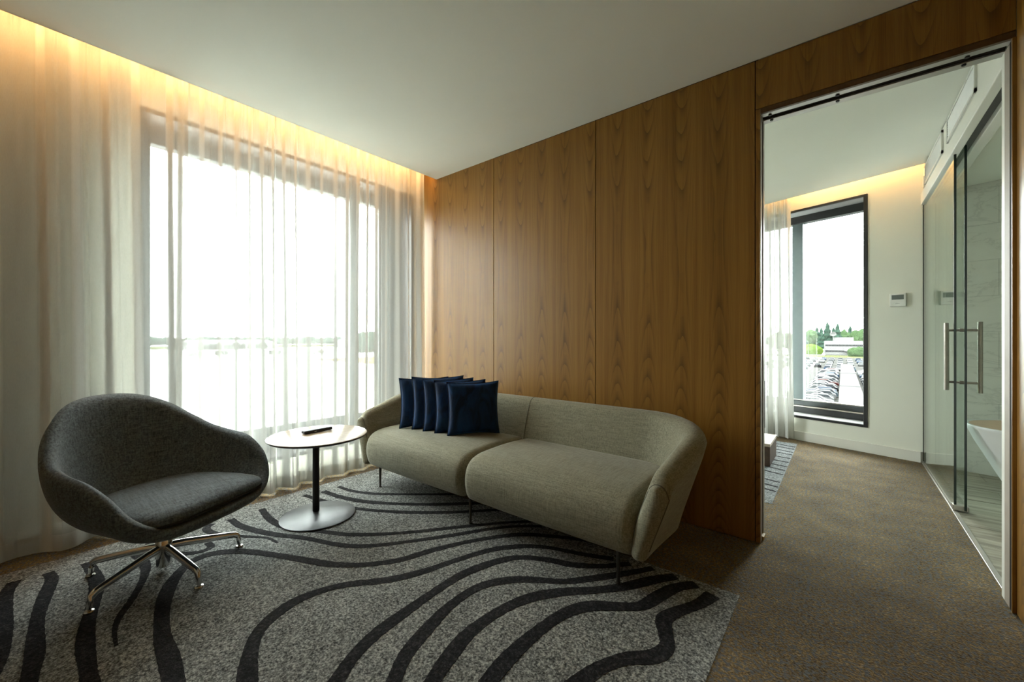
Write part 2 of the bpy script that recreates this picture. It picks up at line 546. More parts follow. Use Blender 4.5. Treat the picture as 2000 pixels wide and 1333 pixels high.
# sliding door opening: linings, tracks, bolts, floor guide
dr = bpy.data.objects.new('door_1', None); COL.objects.link(dr)
dr.location = (0.1, 2.70, 0.0); EMPTY_LOC[dr.name] = Vector(dr.location); struct(dr, 'open pocket door way with metal track in the head')
boxes('jamb_lining', [(DX0 - 0.010, DX0, YW + 0.018, YW + 0.050, 0, DZ)], M_ALU, dr, bevel=0.001, seg=1)
boxes('pocket_slot', [(DX0 - 0.060, DX0 - 0.012, YW + 0.050, YW + 0.110, 0, DZ)], M_GAP, dr)
boxes('jamb_lining', [(DX0 - 0.010, DX0, YW + 0.110, YW + 0.152, 0, DZ)], M_ALU, dr, bevel=0.001, seg=1)
boxes('jamb_lining', [(DX1, DX1 + 0.010, YW + 0.112, YW + 0.152, 0, DZ)], M_SKIRT, dr, bevel=0.001, seg=1)
boxes('jamb_edge', [(DX1, DX1 + 0.010, YW + 0.006, YW + 0.042, 0, DZ)], M_GAP, dr)
boxes('corner_trim', [(DX1 - 0.002, XR + 0.004, YW - 0.003, YW + 0.006, 0.004, DZ)], M_VENY, dr)
boxes('jamb_lining', [(DX1, DX1 + 0.010, YW + 0.042, YW + 0.112, 0, DZ)], plain('taupe_lacquer', (0.34, 0.29, 0.24), 0.6, 0, 0.3), dr, bevel=0.001, seg=1)
boxes('track_rail', [(DX0, DX1, YW + 0.018, YW + 0.058, DZ, DZ + 0.010)], M_ALU, dr, bevel=0.001, seg=1)
boxes('track_rail', [(DX0, DX1, YW + 0.104, YW + 0.152, DZ, DZ + 0.010)], M_ALU, dr, bevel=0.001, seg=1)
boxes('track_slot', [(DX0, DX1, YW + 0.058, YW + 0.104, DZ + 0.008, DZ + 0.011)], M_GAP, dr)
for bx_ in (-0.315, -0.02, 0.43):
    for by_ in (YW + 0.048, YW + 0.116):
        lathe('bolt', [(0, -0.006), (0.0075, -0.006), (0.0085, -0.003), (0.0085, 0.002), (0, 0.002)], (bx_, by_, DZ), M_BPOW, dr, 12)
boxes('floor_guide', [(DX0 - 0.006, DX0 + 0.010, YW + 0.052, YW + 0.108, 0.0, 0.022)], plain('tan_nylon', (0.42, 0.30, 0.12), 0.5), dr, bevel=0.004)

# veneer wall on the right, beside the camera
wr = box('wall_right', XR + 0.018, XR + 0.15, -2.95, YW + 0.02, -0.1, 2.95, M_PAINT); struct(wr, 'wood veneer wall at the right edge')
for a, b in ((-2.80, -1.35), (-1.35, -0.05), (-0.05, 1.27), (1.27, YW - 0.0)):
    boxes('veneer_panel', [(XR, XR + 0.018, a + g, b - g, 0.004, CEIL - 0.003)], M_VENY, wr, bevel=0.0012, seg=1)
# wall behind the camera
wf = box('wall_front', -3.40, XR + 0.02, -2.95, -2.80, -0.1, 2.95, M_PAINT); struct(wf)

# slanted bedroom wall with its window (s 0.397..2.52, z 0.25..2.59)
S0, S1, BZ0, BZ1 = 0.397, 2.52, 0.25, 2.59
ws = boxes('wall_far', [(-2.10, S0, 0, 0.38, -0.2, 2.95), (S1, 4.60, 0, 0.38, -0.2, 2.95), (S0, S1, 0, 0.38, -0.2, BZ0), (S0, S1, 0, 0.38, BZ1, 2.95)], M_PAINT, M=MS)
struct(ws, 'slanted white bedroom wall around the window')
bb2 = boxes('baseboard_far', [(0.012, 4.2, -0.013, 0.0, 0.0, 0.10)], M_SKIRT, M=MS, bevel=0.003); struct(bb2, 'white skirting of the bedroom wall')
wn2 = bpy.data.objects.new('window_2', None); COL.objects.link(wn2)
wn2.location = MS @ Vector((1.45, 0.15, BZ0)); EMPTY_LOC[wn2.name] = Vector(wn2.location); struct(wn2, 'tall black framed bedroom window')
for n_, b in (('lining', (S0, S0 + 0.032, -0.012, 0.34, BZ0, BZ1)), ('lining', (S1 - 0.032, S1, -0.012, 0.34, BZ0, BZ1)),
              ('lining', (S0 + 0.032, S1 - 0.032, -0.012, 0.02, BZ1 - 0.022, BZ1)), ('lining', (S0 + 0.032, S1 - 0.032, -0.012, 0.02, BZ0, BZ0 + 0.026))):
    boxes(n_, [b], M_BLACK, wn2, M=MS, bevel=0.002, seg=1)
M_SILLP = plain('sill_laminate', (0.55, 0.56, 0.57), 0.25, 0, 0.5, 0.03)
box('window_soffit', S0 + 0.032, S1 - 0.032, 0.02, 0.24, BZ1 - 0.02, BZ1, M_SILLP, wn2, M=MS)
box('window_sill', S0 + 0.032, S1 - 0.032, 0.02, 0.24, BZ0, BZ0 + 0.026, M_SILLP, wn2, M=MS)
for n_, b, m_ in (('frame_jamb', (S0 + 0.032, 0.49, 0.24, 0.31, BZ0 + 0.02, BZ1 - 0.02), M_FRAME), ('frame_jamb', (2.43, S1 - 0.032, 0.24, 0.31, BZ0 + 0.02, BZ1 - 0.02), M_FRAME),
              ('mullion', (1.055, 1.165, 0.225, 0.315, 0.43, 2.485), plain('blue_grey_mullion', (0.075, 0.098, 0.103), 0.4, 0.1)), ('frame_head', (S0 + 0.032, S1 - 0.032, 0.21, 0.31, 2.485, BZ1 - 0.018), M_BLACK),
              ('frame_bottom', (S0 + 0.032, S1 - 0.032, 0.215, 0.32, BZ0 + 0.02, 0.345), M_BLACK), ('frame_bead', (S0 + 0.032, S1 - 0.032, 0.205, 0.30, 0.345, 0.358), M_ALU),
              ('sash_rail', (S0 + 0.032, S1 - 0.032, 0.235, 0.31, 0.358, 0.415), M_FRAME), ('frame_bead', (S0 + 0.032, S1 - 0.032, 0.245, 0.30, 0.415, 0.430), M_ALU)):
    boxes(n_, [b], m_, wn2, M=MS, bevel=0.003, seg=1)
box('pane', 0.488, 1.057, 0.266, 0.274, 0.428, 2.487, M_GLASS, wn2, M=MS)
box('pane', 1.163, 2.432, 0.266, 0.274, 0.428, 2.487, M_GLASS, wn2, M=MS)

# bathroom shell
wbr = box('wall_bathroom', 2.42, 2.60, 2.60, 5.40, -0.2, 2.95, M_PAINT); struct(wbr, 'white bathroom side wall')
cb = box('ceiling', 0.71, 2.42, 2.78, 5.30, 2.45, 2.95, M_CEIL); struct(cb, 'bathroom ceiling')
k = NT('marble_tile')
v_ = k.noise(k.scale(k.coord(), (1.2, 1.2, 2.6), (0, 0.5, 0)), 1.6, 6, 0.6, 1.6)
k.base(k.ramp(v_, [(0.46, (0.66, 0.645, 0.60)), (0.497, (0.57, 0.555, 0.52)), (0.51, (0.66, 0.645, 0.60)), (0.75, (0.70, 0.685, 0.64))]), 0.25, 0, 0.5)
M_MARB = k.m
k = NT('wood_look_tile')
v_ = k.noise(k.scale(k.coord(), (2.0, 22, 1)), 1.0, 4, 0.6, 0.4)
k.base(k.ramp(v_, [(0.30, (0.13, 0.115, 0.085)), (0.5, (0.30, 0.28, 0.22)), (0.72, (0.46, 0.44, 0.37))]), 0.38, 0, 0.5)
M_WTILE = k.m
bf = box('floor', 0.573, 2.42, 2.70, 5.30, -0.2, -0.006, plain('grout', (0.36, 0.34, 0.30), 0.8)); struct(bf, 'wood look tiled bathroom floor')
y = 2.785
r_i = 0
while y < 5.05:
    x = 0.588 - (0.30 if r_i % 2 else 0.0)
    while x < 2.42:
        xa, xb = max(x, 0.588), min(x + 0.60, 2.42)
        if xb - xa > 0.05:
            box('floor_tile', xa + 0.0015, xb - 0.0015, y + 0.0015, y + 0.2985, -0.008, 0.0005 + 0.0006 * ((r_i * 7 + int(x * 10)) % 3), M_WTILE, bf)
        x += 0.60
    y += 0.30
    r_i += 1
# marble tiles on the slanted bathroom wall
z = 0.0
row = 0
while z < 2.44:
    s = -1.95 + (0.3 if row % 2 else 0)
    while s < -0.15:
        sa, sb = max(s, -1.93), min(s + 0.6, -0.145)
        if sb - sa > 0.04:
            box('wall_tile', sa + 0.001, sb - 0.001, -0.010 - 0.0006 * (row % 2), 0.001, z + 0.001, min(z + 0.299, 2.448), M_MARB, ws, M=MS)
        s += 0.6
    z += 0.30
    row += 1
box('grout_bed', -1.95, -0.145, -0.006, 0.0005, 0, 2.45, plain('tile_grout', (0.36, 0.36, 0.33), 0.8), ws, M=MS)

# white bulkhead over the bathroom glass, with its door track
bk = boxes('trim_1', [(0.573, 0.71, 2.78, 5.262, 2.44, CEIL - 0.012)], M_SKIRT); struct(bk, 'white bulkhead above the bathroom glass')
boxes('track_cover', [(0.556, 0.600, 2.78, 5.262, 2.365, 2.47)], M_SKIRT, bk, bevel=0.004)
boxes('track_channel', [(0.600, 0.655, 2.78, 5.25, 2.41, 2.44)], plain('track_grey', (0.10, 0.10, 0.10), 0.5), bk)
boxes('track_trim', [(0.655, 0.71, 2.78, 5.25, 2.375, 2.44)], M_SKIRT, bk, bevel=0.003)
boxes('shadow_gap', [(0.576, 0.71, 2.78, 5.25, CEIL - 0.012, CEIL)], M_GAP, bk)
th = boxes('trim_2', [(0.563, 0.588, 2.78, 5.262, -0.004, 0.006)], M_ALU, bevel=0.002); struct(th, 'metal threshold strip under the glass')

# warm light tapes hidden in the two coves
def led(name, label, M, length, cx, nx, power):
    o = boxes(name, [(-0.004, 0.004, -length / 2, length / 2, -0.006, 0.006)], M_LED, M=M)
    tag(o, label, 'light strip')
    return o
WARM = (1.0, 0.52, 0.20)
ML = Matrix.Translation((-3.075 - 0.022, -0.08, 2.80))
led('led_strip', 'warm light tape hidden in the cove above the living room curtain', ML, 5.3, 0, 0, 0)
area('cove_light', (-3.108, -0.08, 2.83), (-0.85, 0, -0.5), 5.3, 0.03, 17, WARM)
MB_ = MS @ Matrix.Translation((2.0, -0.118, 2.80)) @ Matrix.Rotation(math.radians(90), 4, 'Z')
led('led_strip', 'warm light tape hidden in the cove along the bedroom wall', MB_, 4.0, 0, 0, 0)
area('bedroom_cove_light', MS @ Vector((2.0, -0.10, 2.93)), NRM * 0.35 + Vector((0, 0, -0.9)), 4.0, 0.03, 42, WARM)

# ================================================================== CARPET INSETS
def ribbon(name, pts, w0, w1, z0, z1, mat, parent, lim=None):
    c = catmull([(p[0], p[1], 0) for p in pts], 6)
    n = len(c)
    L, R = [], []
    for i, p in enumerate(c):
        t = (c[min(i + 1, n - 1)] - c[max(i - 1, 0)])
        t.normalize()
        nn = Vector((-t.y, t.x, 0))
        q = i / (n - 1)
        ww = (w0 + (w1 - w0) * q) * 0.5
        ww *= 1 + 0.10 * math.sin(i * 0.33 + pts[0][0] * 9)
        ww += 0.0012 * math.sin(i * 2.7)
        L.append(p + nn * ww); R.append(p - nn * ww)
    if lim:
        for a in (L, R):
            for p in a:
                p.x = min(max(p.x, lim[0]), lim[1]); p.y = min(max(p.y, lim[2]), lim[3])
    v, f = [], []
    for i in range(n):
        v += [(L[i].x, L[i].y, z0), (R[i].x, R[i].y, z0), (L[i].x, L[i].y, z1), (R[i].x, R[i].y, z1)]
    for i in range(n - 1):
        a, b = i * 4, i * 4 + 4
        f += [(a + 2, b + 2, b + 3, a + 3), (a, b, b + 2, a + 2), (a + 1, a + 3, b + 3, b + 1), (a, a + 1, b + 1, b)]
    f += [(0, 2, 3, 1), (4 * n - 4, 4 * n - 3, 4 * n - 1, 4 * n - 2)]
    return mesh_obj(name, v, f, mat, parent)

rug = box('patterned_carpet', -3.15, -0.355, -1.60, 2.04, -0.004, 0.0030, M_GREY)
tag(rug, 'grey flecked carpet inset with flowing charcoal stripes under the sofa and armchair', 'carpet')
STRIPES = [
    ([(-3.02, 0.007), (-2.89, -0.019), (-2.71, -0.024), (-2.562, -0.019), (-2.434, -0.024), (-2.309, -0.038), (-2.183, -0.057)], 0.05, 0.05),
    ([(-3.004, 0.111), (-2.902, 0.118), (-2.738, 0.091), (-2.581, 0.069), (-2.433, 0.058), (-2.271, 0.052), (-2.159, 0.041), (-2.061, 0.03)], 0.045, 0.05),
    ([(-2.986, 0.241), (-2.797, 0.251), (-2.669, 0.247), (-2.502, 0.22), (-2.323, 0.187), (-2.179, 0.171), (-2.053, 0.167), (-1.95, 0.163), (-1.84, 0.162)], 0.05, 0.05),
    ([(-3.0, 0.39), (-2.851, 0.419), (-2.712, 0.422), (-2.577, 0.393), (-2.422, 0.334), (-2.307, 0.28), (-2.21, 0.253), (-2.096, 0.244)], 0.05, 0.012),
    ([(-2.994, 0.457), (-2.84, 0.5), (-2.737, 0.55), (-2.672, 0.623), (-2.679, 0.686), (-2.754, 0.689)], 0.05, 0.03),
    ([(-3.014, 0.774), (-2.957, 0.734), (-2.848, 0.749), (-2.708, 0.824), (-2.567, 0.915), (-2.45, 0.936)], 0.05, 0.012),
    ([(-1.64, 0.336), (-1.731, 0.341), (-1.874, 0.354), (-2.027, 0.364), (-2.212, 0.397), (-2.352, 0.437), (-2.479, 0.494), (-2.579, 0.572), (-2.594, 0.667), (-2.5, 0.777), (-2.307, 0.881), (-2.101, 0.973), (-1.989, 1.028), (-1.872, 1.123), (-1.772, 1.259), (-1.713, 1.436), (-1.63, 1.617), (-1.522, 1.788), (-1.43, 1.886), (-1.257, 1.988), (-1.079, 2.065), (-0.955, 2.095)], 0.06, 0.035),
    ([(-1.468, 0.476), (-1.542, 0.495), (-1.649, 0.536), (-1.763, 0.603), (-1.826, 0.699), (-1.846, 0.816), (-1.797, 0.961), (-1.67, 1.12), (-1.596, 1.267), (-1.543, 1.445), (-1.471, 1.634), (-1.369, 1.764), (-1.243, 1.847), (-1.062, 1.906), (-0.92, 1.964)], 0.06, 0.035),
    ([(-1.273, 0.635), (-1.31, 0.684), (-1.364, 0.774), (-1.401, 0.89), (-1.416, 1.029), (-1.428, 1.197), (-1.426, 1.383), (-1.375, 1.563), (-1.3, 1.674), (-1.174, 1.745), (-1.06, 1.783), (-0.935, 1.867), (-0.837, 1.976)], 0.06, 0.04),
    ([(-1.127, 0.753), (-1.162, 0.804), (-1.225, 0.899), (-1.271, 1.042), (-1.304, 1.195), (-1.296, 1.358), (-1.22, 1.486), (-1.119, 1.568), (-1.011, 1.64), (-0.901, 1.772), (-0.805, 1.899), (-0.732, 2.009)], 0.06, 0.04),
    ([(-1.039, 0.825), (-1.062, 0.886), (-1.093, 0.98), (-1.124, 1.115), (-1.116, 1.281), (-1.072, 1.432), (-0.985, 1.558), (-0.872, 1.669), (-0.777, 1.781), (-0.696, 1.912), (-0.621, 2.01)], 0.06, 0.055),
    ([(-0.908, 0.931), (-0.916, 1.004), (-0.928, 1.129), (-0.923, 1.293), (-0.895, 1.452), (-0.836, 1.558), (-0.743, 1.63), (-0.668, 1.695), (-0.635, 1.8), (-0.593, 1.92), (-0.527, 2.004)], 0.06, 0.06),
    ([(-0.696, 1.116), (-0.677, 1.198), (-0.654, 1.285), (-0.602, 1.379), (-0.529, 1.453), (-0.505, 1.528), (-0.532, 1.597), (-0.563, 1.671), (-0.54, 1.749), (-0.48, 1.865), (-0.449, 1.97)], 0.06, 0.06),
    ([(-3.009, 1.584), (-2.833, 1.607), (-2.656, 1.687), (-2.452, 1.84), (-2.255, 2.001), (-2.105, 2.135)], 0.035, 0.035),
    ([(-3.008, 1.464), (-2.79, 1.492), (-2.574, 1.563), (-2.37, 1.684), (-2.18, 1.827), (-2.006, 1.99), (-1.894, 2.104)], 0.05, 0.04),
    ([(-3.037, 1.34), (-2.847, 1.375), (-2.66, 1.415), (-2.527, 1.459), (-2.356, 1.546), (-2.159, 1.677), (-1.967, 1.843), (-1.81, 2.01), (-1.707, 2.126)], 0.04, 0.04),
    ([(-3.014, 1.053), (-2.825, 1.028), (-2.659, 1.036), (-2.499, 1.09), (-2.392, 1.152), (-2.23, 1.236), (-2.081, 1.365), (-1.948, 1.513), (-1.834, 1.664), (-1.723, 1.806), (-1.601, 1.949), (-1.499, 2.051)], 0.045, 0.03),
    ([(-2.995, 0.871), (-2.831, 0.88), (-2.604, 0.948), (-2.386, 1.055), (-2.185, 1.13), (-2.065, 1.198), (-1.958, 1.314), (-1.849, 1.469), (-1.742, 1.633), (-1.649, 1.79), (-1.545, 1.925), (-1.415, 2.031)], 0.045, 0.03),
]
for pts, a, b in STRIPES:
    ribbon('carpet_stripe', pts, a, b, 0.001, 0.0044, M_STRIPE, rug, (-3.148, -0.357, -1.59, 2.038))

rug2 = box('patterned_carpet', -2.60, -0.378, 3.31, 5.35, -0.004, 0.0030, M_GREYB)
tag(rug2, 'blue grey carpet inset with thin dark lines in the bedroom', 'carpet')
rr = random.Random(4)
for yy in (3.62, 3.74, 3.86, 4.10, 4.24, 4.36, 4.50, 4.66, 4.82, 4.95, 5.08, 5.20):
    dy = rr.uniform(-0.02, 0.02)
    ribbon('carpet_stripe', [(-0.385, yy - 0.02 + dy), (-0.7, yy + 0.03), (-1.3, yy + dy), (-2.0, yy + 0.05), (-2.58, yy)], 0.022, 0.026, 0.001, 0.0044, M_STRIPE, rug2, (-2.59, -0.379, 3.32, 5.34))

# ================================================================== SHEER CURTAINS
def curtain(name, label, s0, s1, off, z0, z1, wl, A, seed, M, res=0.0065, nz=26, hem=0.085, group=None):
    rnd = random.Random(seed)
    ph = [rnd.uniform(0, 6.28) for _ in range(8)]
    n = max(8, int((s1 - s0) / res))
    def pt(s, z, dx=0.0):
        q = (z - z0) / (z1 - z0)
        th = 2 * math.pi * s / wl + 1.25 * math.sin(s * 3.1 + ph[0]) + 0.8 * math.sin(s * 7.7 + ph[1]) + 0.35 * math.sin(s * 1.7 + ph[2] + 0.9 * q)
        am = A * (1.05 - 0.45 * q) * (0.72 + 0.28 * math.sin(s * 4.3 + ph[3]))
        sq = math.tanh(2.0 * math.sin(th)) / 0.964
        fine = 0.004 * math.sin(th * 3.3 + ph[4]) * (0.4 + q)
        x = off + am * sq + fine + 0.012 * math.sin(s * 2.3 + ph[5]) * (1 - q)
        top = max(0.0, (q - 0.93) / 0.07)
        x += top * 0.006 * math.sin(s * 190)
        yy = s + 0.020 * math.sin(2 * th + 0.4) * (0.5 + 0.5 * (1 - q)) + 0.020 * (1 - q) * math.sin(s * 5.1 + ph[6])
        return M @ Vector((x + dx, yy, z)), min(1.0, 1.7 * max(0.0, 1 - abs(math.sin(th)) / (0.26 if math.cos(th) > 0 else 0.40))) * (0.80 + 0.20 * math.sin(s * 9.1 + ph[7]))
    zs = [z0 + (z1 - z0) * (j / (nz - 1)) for j in range(nz)]
    root = thing(name, pt((s0 + s1) / 2, z0)[0], label, 'curtain', group)
    def sheet(nm, zz, dx, mat):
        vd = [pt(s0 + (s1 - s0) * i / (n - 1), z, dx) for i in range(n) for z in zz]
        o = mesh_obj(nm, [q[0] for q in vd], grid_faces(n, len(zz)), mat, root, True)
        at = o.data.attributes.new('fold_shade', 'FLOAT', 'POINT')  # shade of the folds, painted into the voile's opacity
        at.data.foreach_set('value', [max(0.0, q[1]) for q in vd])
    sheet('drape', zs, 0.0, M_SHEER)
    zh = [z0 - 0.002 + (hem + 0.002) * j / 3 for j in range(4)]
    sheet('hem', zh, 0.0025, M_HEM)
    zt = [z1 - 0.07 + 0.07 * j / 3 for j in range(4)]
    sheet('heading_tape', zt, 0.0025, M_HEM)
    return root

I4 = Matrix.Identity(4)
curtain('sheer_curtain', 'white sheer curtain hanging behind the dark armchair', -2.70, 0.72, -3.262, 0.018, 2.90, 0.30, 0.050, 5, I4)
curtain('sheer_curtain', 'white sheer curtain in front of the large window behind the side table', 0.665, 2.585, -3.268, 0.018, 2.90, 0.19, 0.052, 11, I4)
for nm, a, b in (('curtain_track', -2.75, 2.60),):
    tk = boxes(nm, [(-3.285, -3.245, a, b, 2.903, 2.925)], M_SKIRT, bevel=0.002)
    tag(tk, 'white ceiling track carrying the living room sheers', 'curtain track')
# bedroom curtain (local x = towards the room is -outward)
MSC = MS @ Matrix(((0, 1, 0, 0), (1, 0, 0, 0), (0, 0, 1, 0), (0, 0, 0, 1)))
curtain('sheer_curtain', 'white sheer curtain gathered at the left of the bedroom window', 1.06, 2.75, -0.085, 0.018, 2.90, 0.11, 0.036, 21, MSC)
tk = boxes('curtain_track', [(0.02, 4.1, -0.105, -0.065, 2.903, 2.925)], M_SKIRT, M=MS, bevel=0.002)
tag(tk, 'white ceiling track carrying the bedroom sheer', 'curtain track')

# ================================================================== SOFA
M_SOFA = cloth('olive_grey_tweed', (0.165, 0.155, 0.105), (0.335, 0.320, 0.232), 190, 0.8, 0.25, 0.4)
M_PIPE = plain('sofa_piping', (0.10, 0.092, 0.062), 0.8)
SX, SHW = -1.785, 1.085
sofa = thing('sofa', (SX, 2.05, 0), 'olive grey tweed two seat sofa with rounded arms on slim legs', 'sofa')

def sofa_path():
    """plan of the inner seat-level line: left arm front -> back -> right arm front; returns (pos, outward normal, q)"""
    xl, xr, yf, yb, rad = SX - SHW, SX + SHW, 1.755, 2.325, 0.24
    pts = []
    n = 12
    for i in range(n):
        pts.append((xl, yf + (yb - rad - yf) * (i / n) ** 1.7))
    for i in range(11):
        a = math.pi - (math.pi / 2) * i / 10
        pts.append((xl + rad + rad * math.cos(a), yb - rad + rad * math.sin(a)))
    for i in range(1, 40):
        pts.append((xl + rad + (xr - xl - 2 * rad) * i / 40, yb))
    for i in range(11):
        a = math.pi / 2 - (math.pi / 2) * i / 10
        pts.append((xr - rad + rad * math.cos(a), yb - rad + rad * math.sin(a)))
    for i in range(1, n + 1):
        pts.append((xr, yf + (yb - rad - yf) * (1 - i / n) ** 1.7))
    return pts

PP = sofa_path()

def sofa_rim(i):
    """height of the top and outward lean for path point i"""
    x, yv = PP[i]
    q = min(1, max(0, (yv - 1.755) / (2.325 - 1.755)))
    e = q * q * (3 - 2 * q)
    top = 0.568 + (0.705 - 0.568) * (0.35 * q + 0.65 * e)
    dq = max(0.0, 1 - (yv - 1.755) / 0.085)
    top -= 0.048 * (1 - math.sqrt(max(0.0, 1 - dq * dq)))
    return top, e

def section(i, shrink=0.0, push=0.0):
    n = len(PP)
    p = Vector((PP[i][0], PP[i][1], 0))
    a = Vector((PP[max(i - 1, 0)][0], PP[max(i - 1, 0)][1], 0)); b = Vector((PP[min(i + 1, n - 1)][0], PP[min(i + 1, n - 1)][1], 0))
    t = (b - a).normalized()
    out = Vector((-t.y, t.x, 0))
    top, e = sofa_rim(i)
    T = 0.092 + 0.034 * e
    bot = 0.165
    lean = 0.064 + 0.032 * e
    # closed profile in (o, z): o = 0 is the inner face at seat level
    def lo(z):
        q = (z - bot) / (top - bot)
        return lean * (max(q, 0) ** 1.5) - 0.030 * (1 - q) - 0.004
    prof = []
    m = 9
    for j in range(m):                      # inner face upwards
        z = bot + 0.02 + (top - 0.055 - bot - 0.02) * j / (m - 1)
        q = (z - bot) / (top - bot)
        prof.append((lo(z) + 0.010 * math.sin(math.pi * q) * -1, z))
    zc = top - 0.055
    for j in range(1, 10):                  # rounded top
        an = math.pi - math.pi * j / 10
        prof.append((lo(zc) + T / 2 + T / 2 * math.cos(an), zc + 0.055 * math.sin(an)))
    for j in range(m):                      # outer face downwards, tapering to a thin foot
        z = zc + (bot + 0.02 - zc) * j / (m - 1)
        q = (z - bot) / (top - bot)
        prof.append((lo(z) + T * (0.74 + 0.26 * min(1, q * 1.25)) + 0.008 * math.sin(math.pi * q), z))
    for j in range(1, 6):                   # rounded bottom
        an = math.pi * j / 6
        w_ = T * 0.74
        prof.append((lo(bot + 0.02) + w_ / 2 + w_ / 2 * math.cos(an), bot + 0.02 - 0.02 * math.sin(an)))
    co = sum(q[0] for q in prof) / len(prof); cz = sum(q[1] for q in prof) / len(prof)
    res = []
    for o_, z in prof:
        if shrink:
            # pull towards the spine of the section
            sp = lo(max(bot, min(z, zc))) + T * 0.45
            o_ = sp + (o_ - sp) * (1 - shrink)
            z = cz + (z - cz) * (1 - shrink * 0.13)
        res.append(p + out * o_ + t * push + Vector((0, 0, z)))
    return res

secs = []
for k_ in range(6, 0, -1):                 # rounded front of the left arm
    a = k_ / 6
    secs.append(section(0, 1 - math.sqrt(max(0, 1 - (a * 0.97) ** 2)), -0.040 * a))
for i in range(len(PP)):
    secs.append(section(i))
for k_ in range(1, 7):
    a = k_ / 6
    secs.append(section(len(PP) - 1, 1 - math.sqrt(max(0, 1 - (a * 0.97) ** 2)), 0.040 * a))
ns = len(secs[0])
verts = [p for s in secs for p in s]
faces = []
for i in range(len(secs) - 1):
    for j in range(ns):
        faces.append((i * ns + j, (i + 1) * ns + j, (i + 1) * ns + (j + 1) % ns, i * ns + (j + 1) % ns))
faces.append(tuple(range(ns)))
faces.append(tuple((len(secs) - 1) * ns + j for j in range(ns)))
body = mesh_obj('backrest', verts, faces, M_SOFA, sofa, True)
# seam lines: one down the back, piping round both arm fronts
mid = min(range(len(PP)), key=lambda i: abs(PP[i][0] - SX) + (0 if PP[i][1] > 2.3 else 9))
sm_pts = [p + Vector((0, -0.0005, 0.0)) for p in section(mid)[0:20]]
tube('seam', sm_pts, 0.0022, M_PIPE, body, 6)
for idx, sg in ((0, -1), (len(PP) - 1, 1)):
    lp = section(idx, 0.06, sg * 0.012)
    tube('piping', lp[2:26], 0.0035, M_PIPE, body, 6)

def seat_cushion(name, xa, xb, parent):
    prof = catmull([(0, 2.36, 0.185), (0, 2.05, 0.172), (0, 1.80, 0.166), (0, 1.742, 0.180), (0, 1.715, 0.245), (0, 1.712, 0.320), (0, 1.738, 0.385), (0, 1.80, 0.420), (0, 1.90, 0.434), (0, 2.12, 0.440), (0, 2.36, 0.428)], 4)
    cyy, czz = 2.03, 0.30
    n = 40
    v = []
    for i in range(n):
        q = i / (n - 1)
        e = min(q, 1 - q) * (xb - xa)
        rad = 0.045
        ins = 0.0 if e >= rad else rad - math.sqrt(max(0, rad * rad - (rad - e) ** 2))
        x = xa + (xb - xa) * q
        puff = 0.014 * math.sin(math.pi * min(1, max(0, q))) ** 0.6
        for p in prof:
            d = Vector((0, p.y - cyy, p.z - czz))
            L_ = d.length
            nd = d / L_
            yv = p.y - nd.y * ins
            zv = p.z - nd.z * ins
            if p.z > 0.40:
                zv += puff * max(0, min(1, (2.36 - p.y) / 0.3))
            if p.y < 1.76:
                yv -= puff * 0.6
            v.append((x, yv, zv))
    m = len(prof)
    f = grid_faces(n, m)
    f += [(i * m + m - 1, i * m, (i + 1) * m, (i + 1) * m + m - 1) for i in range(n - 1)]
    f.append(tuple(range(m))); f.append(tuple((n - 1) * m + j for j in range(m)))
    return mesh_obj(name, v, f, M_SOFA, parent, True)

seat_cushion('seat', SX - SHW + 0.012, SX - 0.0015, sofa)
seat_cushion('seat', SX + 0.0015, SX + SHW - 0.012, sofa)
M_LEG = plain('sofa_leg_metal', (0.10, 0.095, 0.082), 0.4, 0.8)
for lx in (-2.756, -1.782, -0.812):
    for ly in (1.785, 2.27):
        lg = tube('leg', [(lx, ly, 0.006), (lx, ly, 0.185)], [0.0075, 0.011], M_LEG, sofa, 12)
        lathe('glide', [(0, 0), (0.011, 0), (0.011, 0.005), (0.008, 0.007), (0, 0.007)], (lx, ly, 0.0046), M_LEG, lg, 14)

# ================================================================== CUSHIONS
kv = NT('navy_velvet')
fv = kv.noise(kv.scale(kv.coord(), (9, 9, 4)), 1.0, 4, 0.6, 1.2)
kv.base(kv.ramp(fv, [(0.40, (0.002, 0.014, 0.050)), (0.62, (0.005, 0.036, 0.120))]), 0.65, 0, 0.25)
kv.p.inputs['Sheen Weight'].default_value = 0.55
kv.p.inputs['Sheen Roughness'].default_value = 0.35
kv.p.inputs['Sheen Tint'].default_value = (0.02, 0.20, 0.60, 1)
kv.bump(kv.noise(kv.scale(kv.coord(), (14, 14, 5)), 1.0, 3, 0.5, 0.8), 0.35, 0.012)
M_VELVET = kv.m
M_VSEAM = plain('velvet_seam', (0.003, 0.010, 0.028), 0.7)

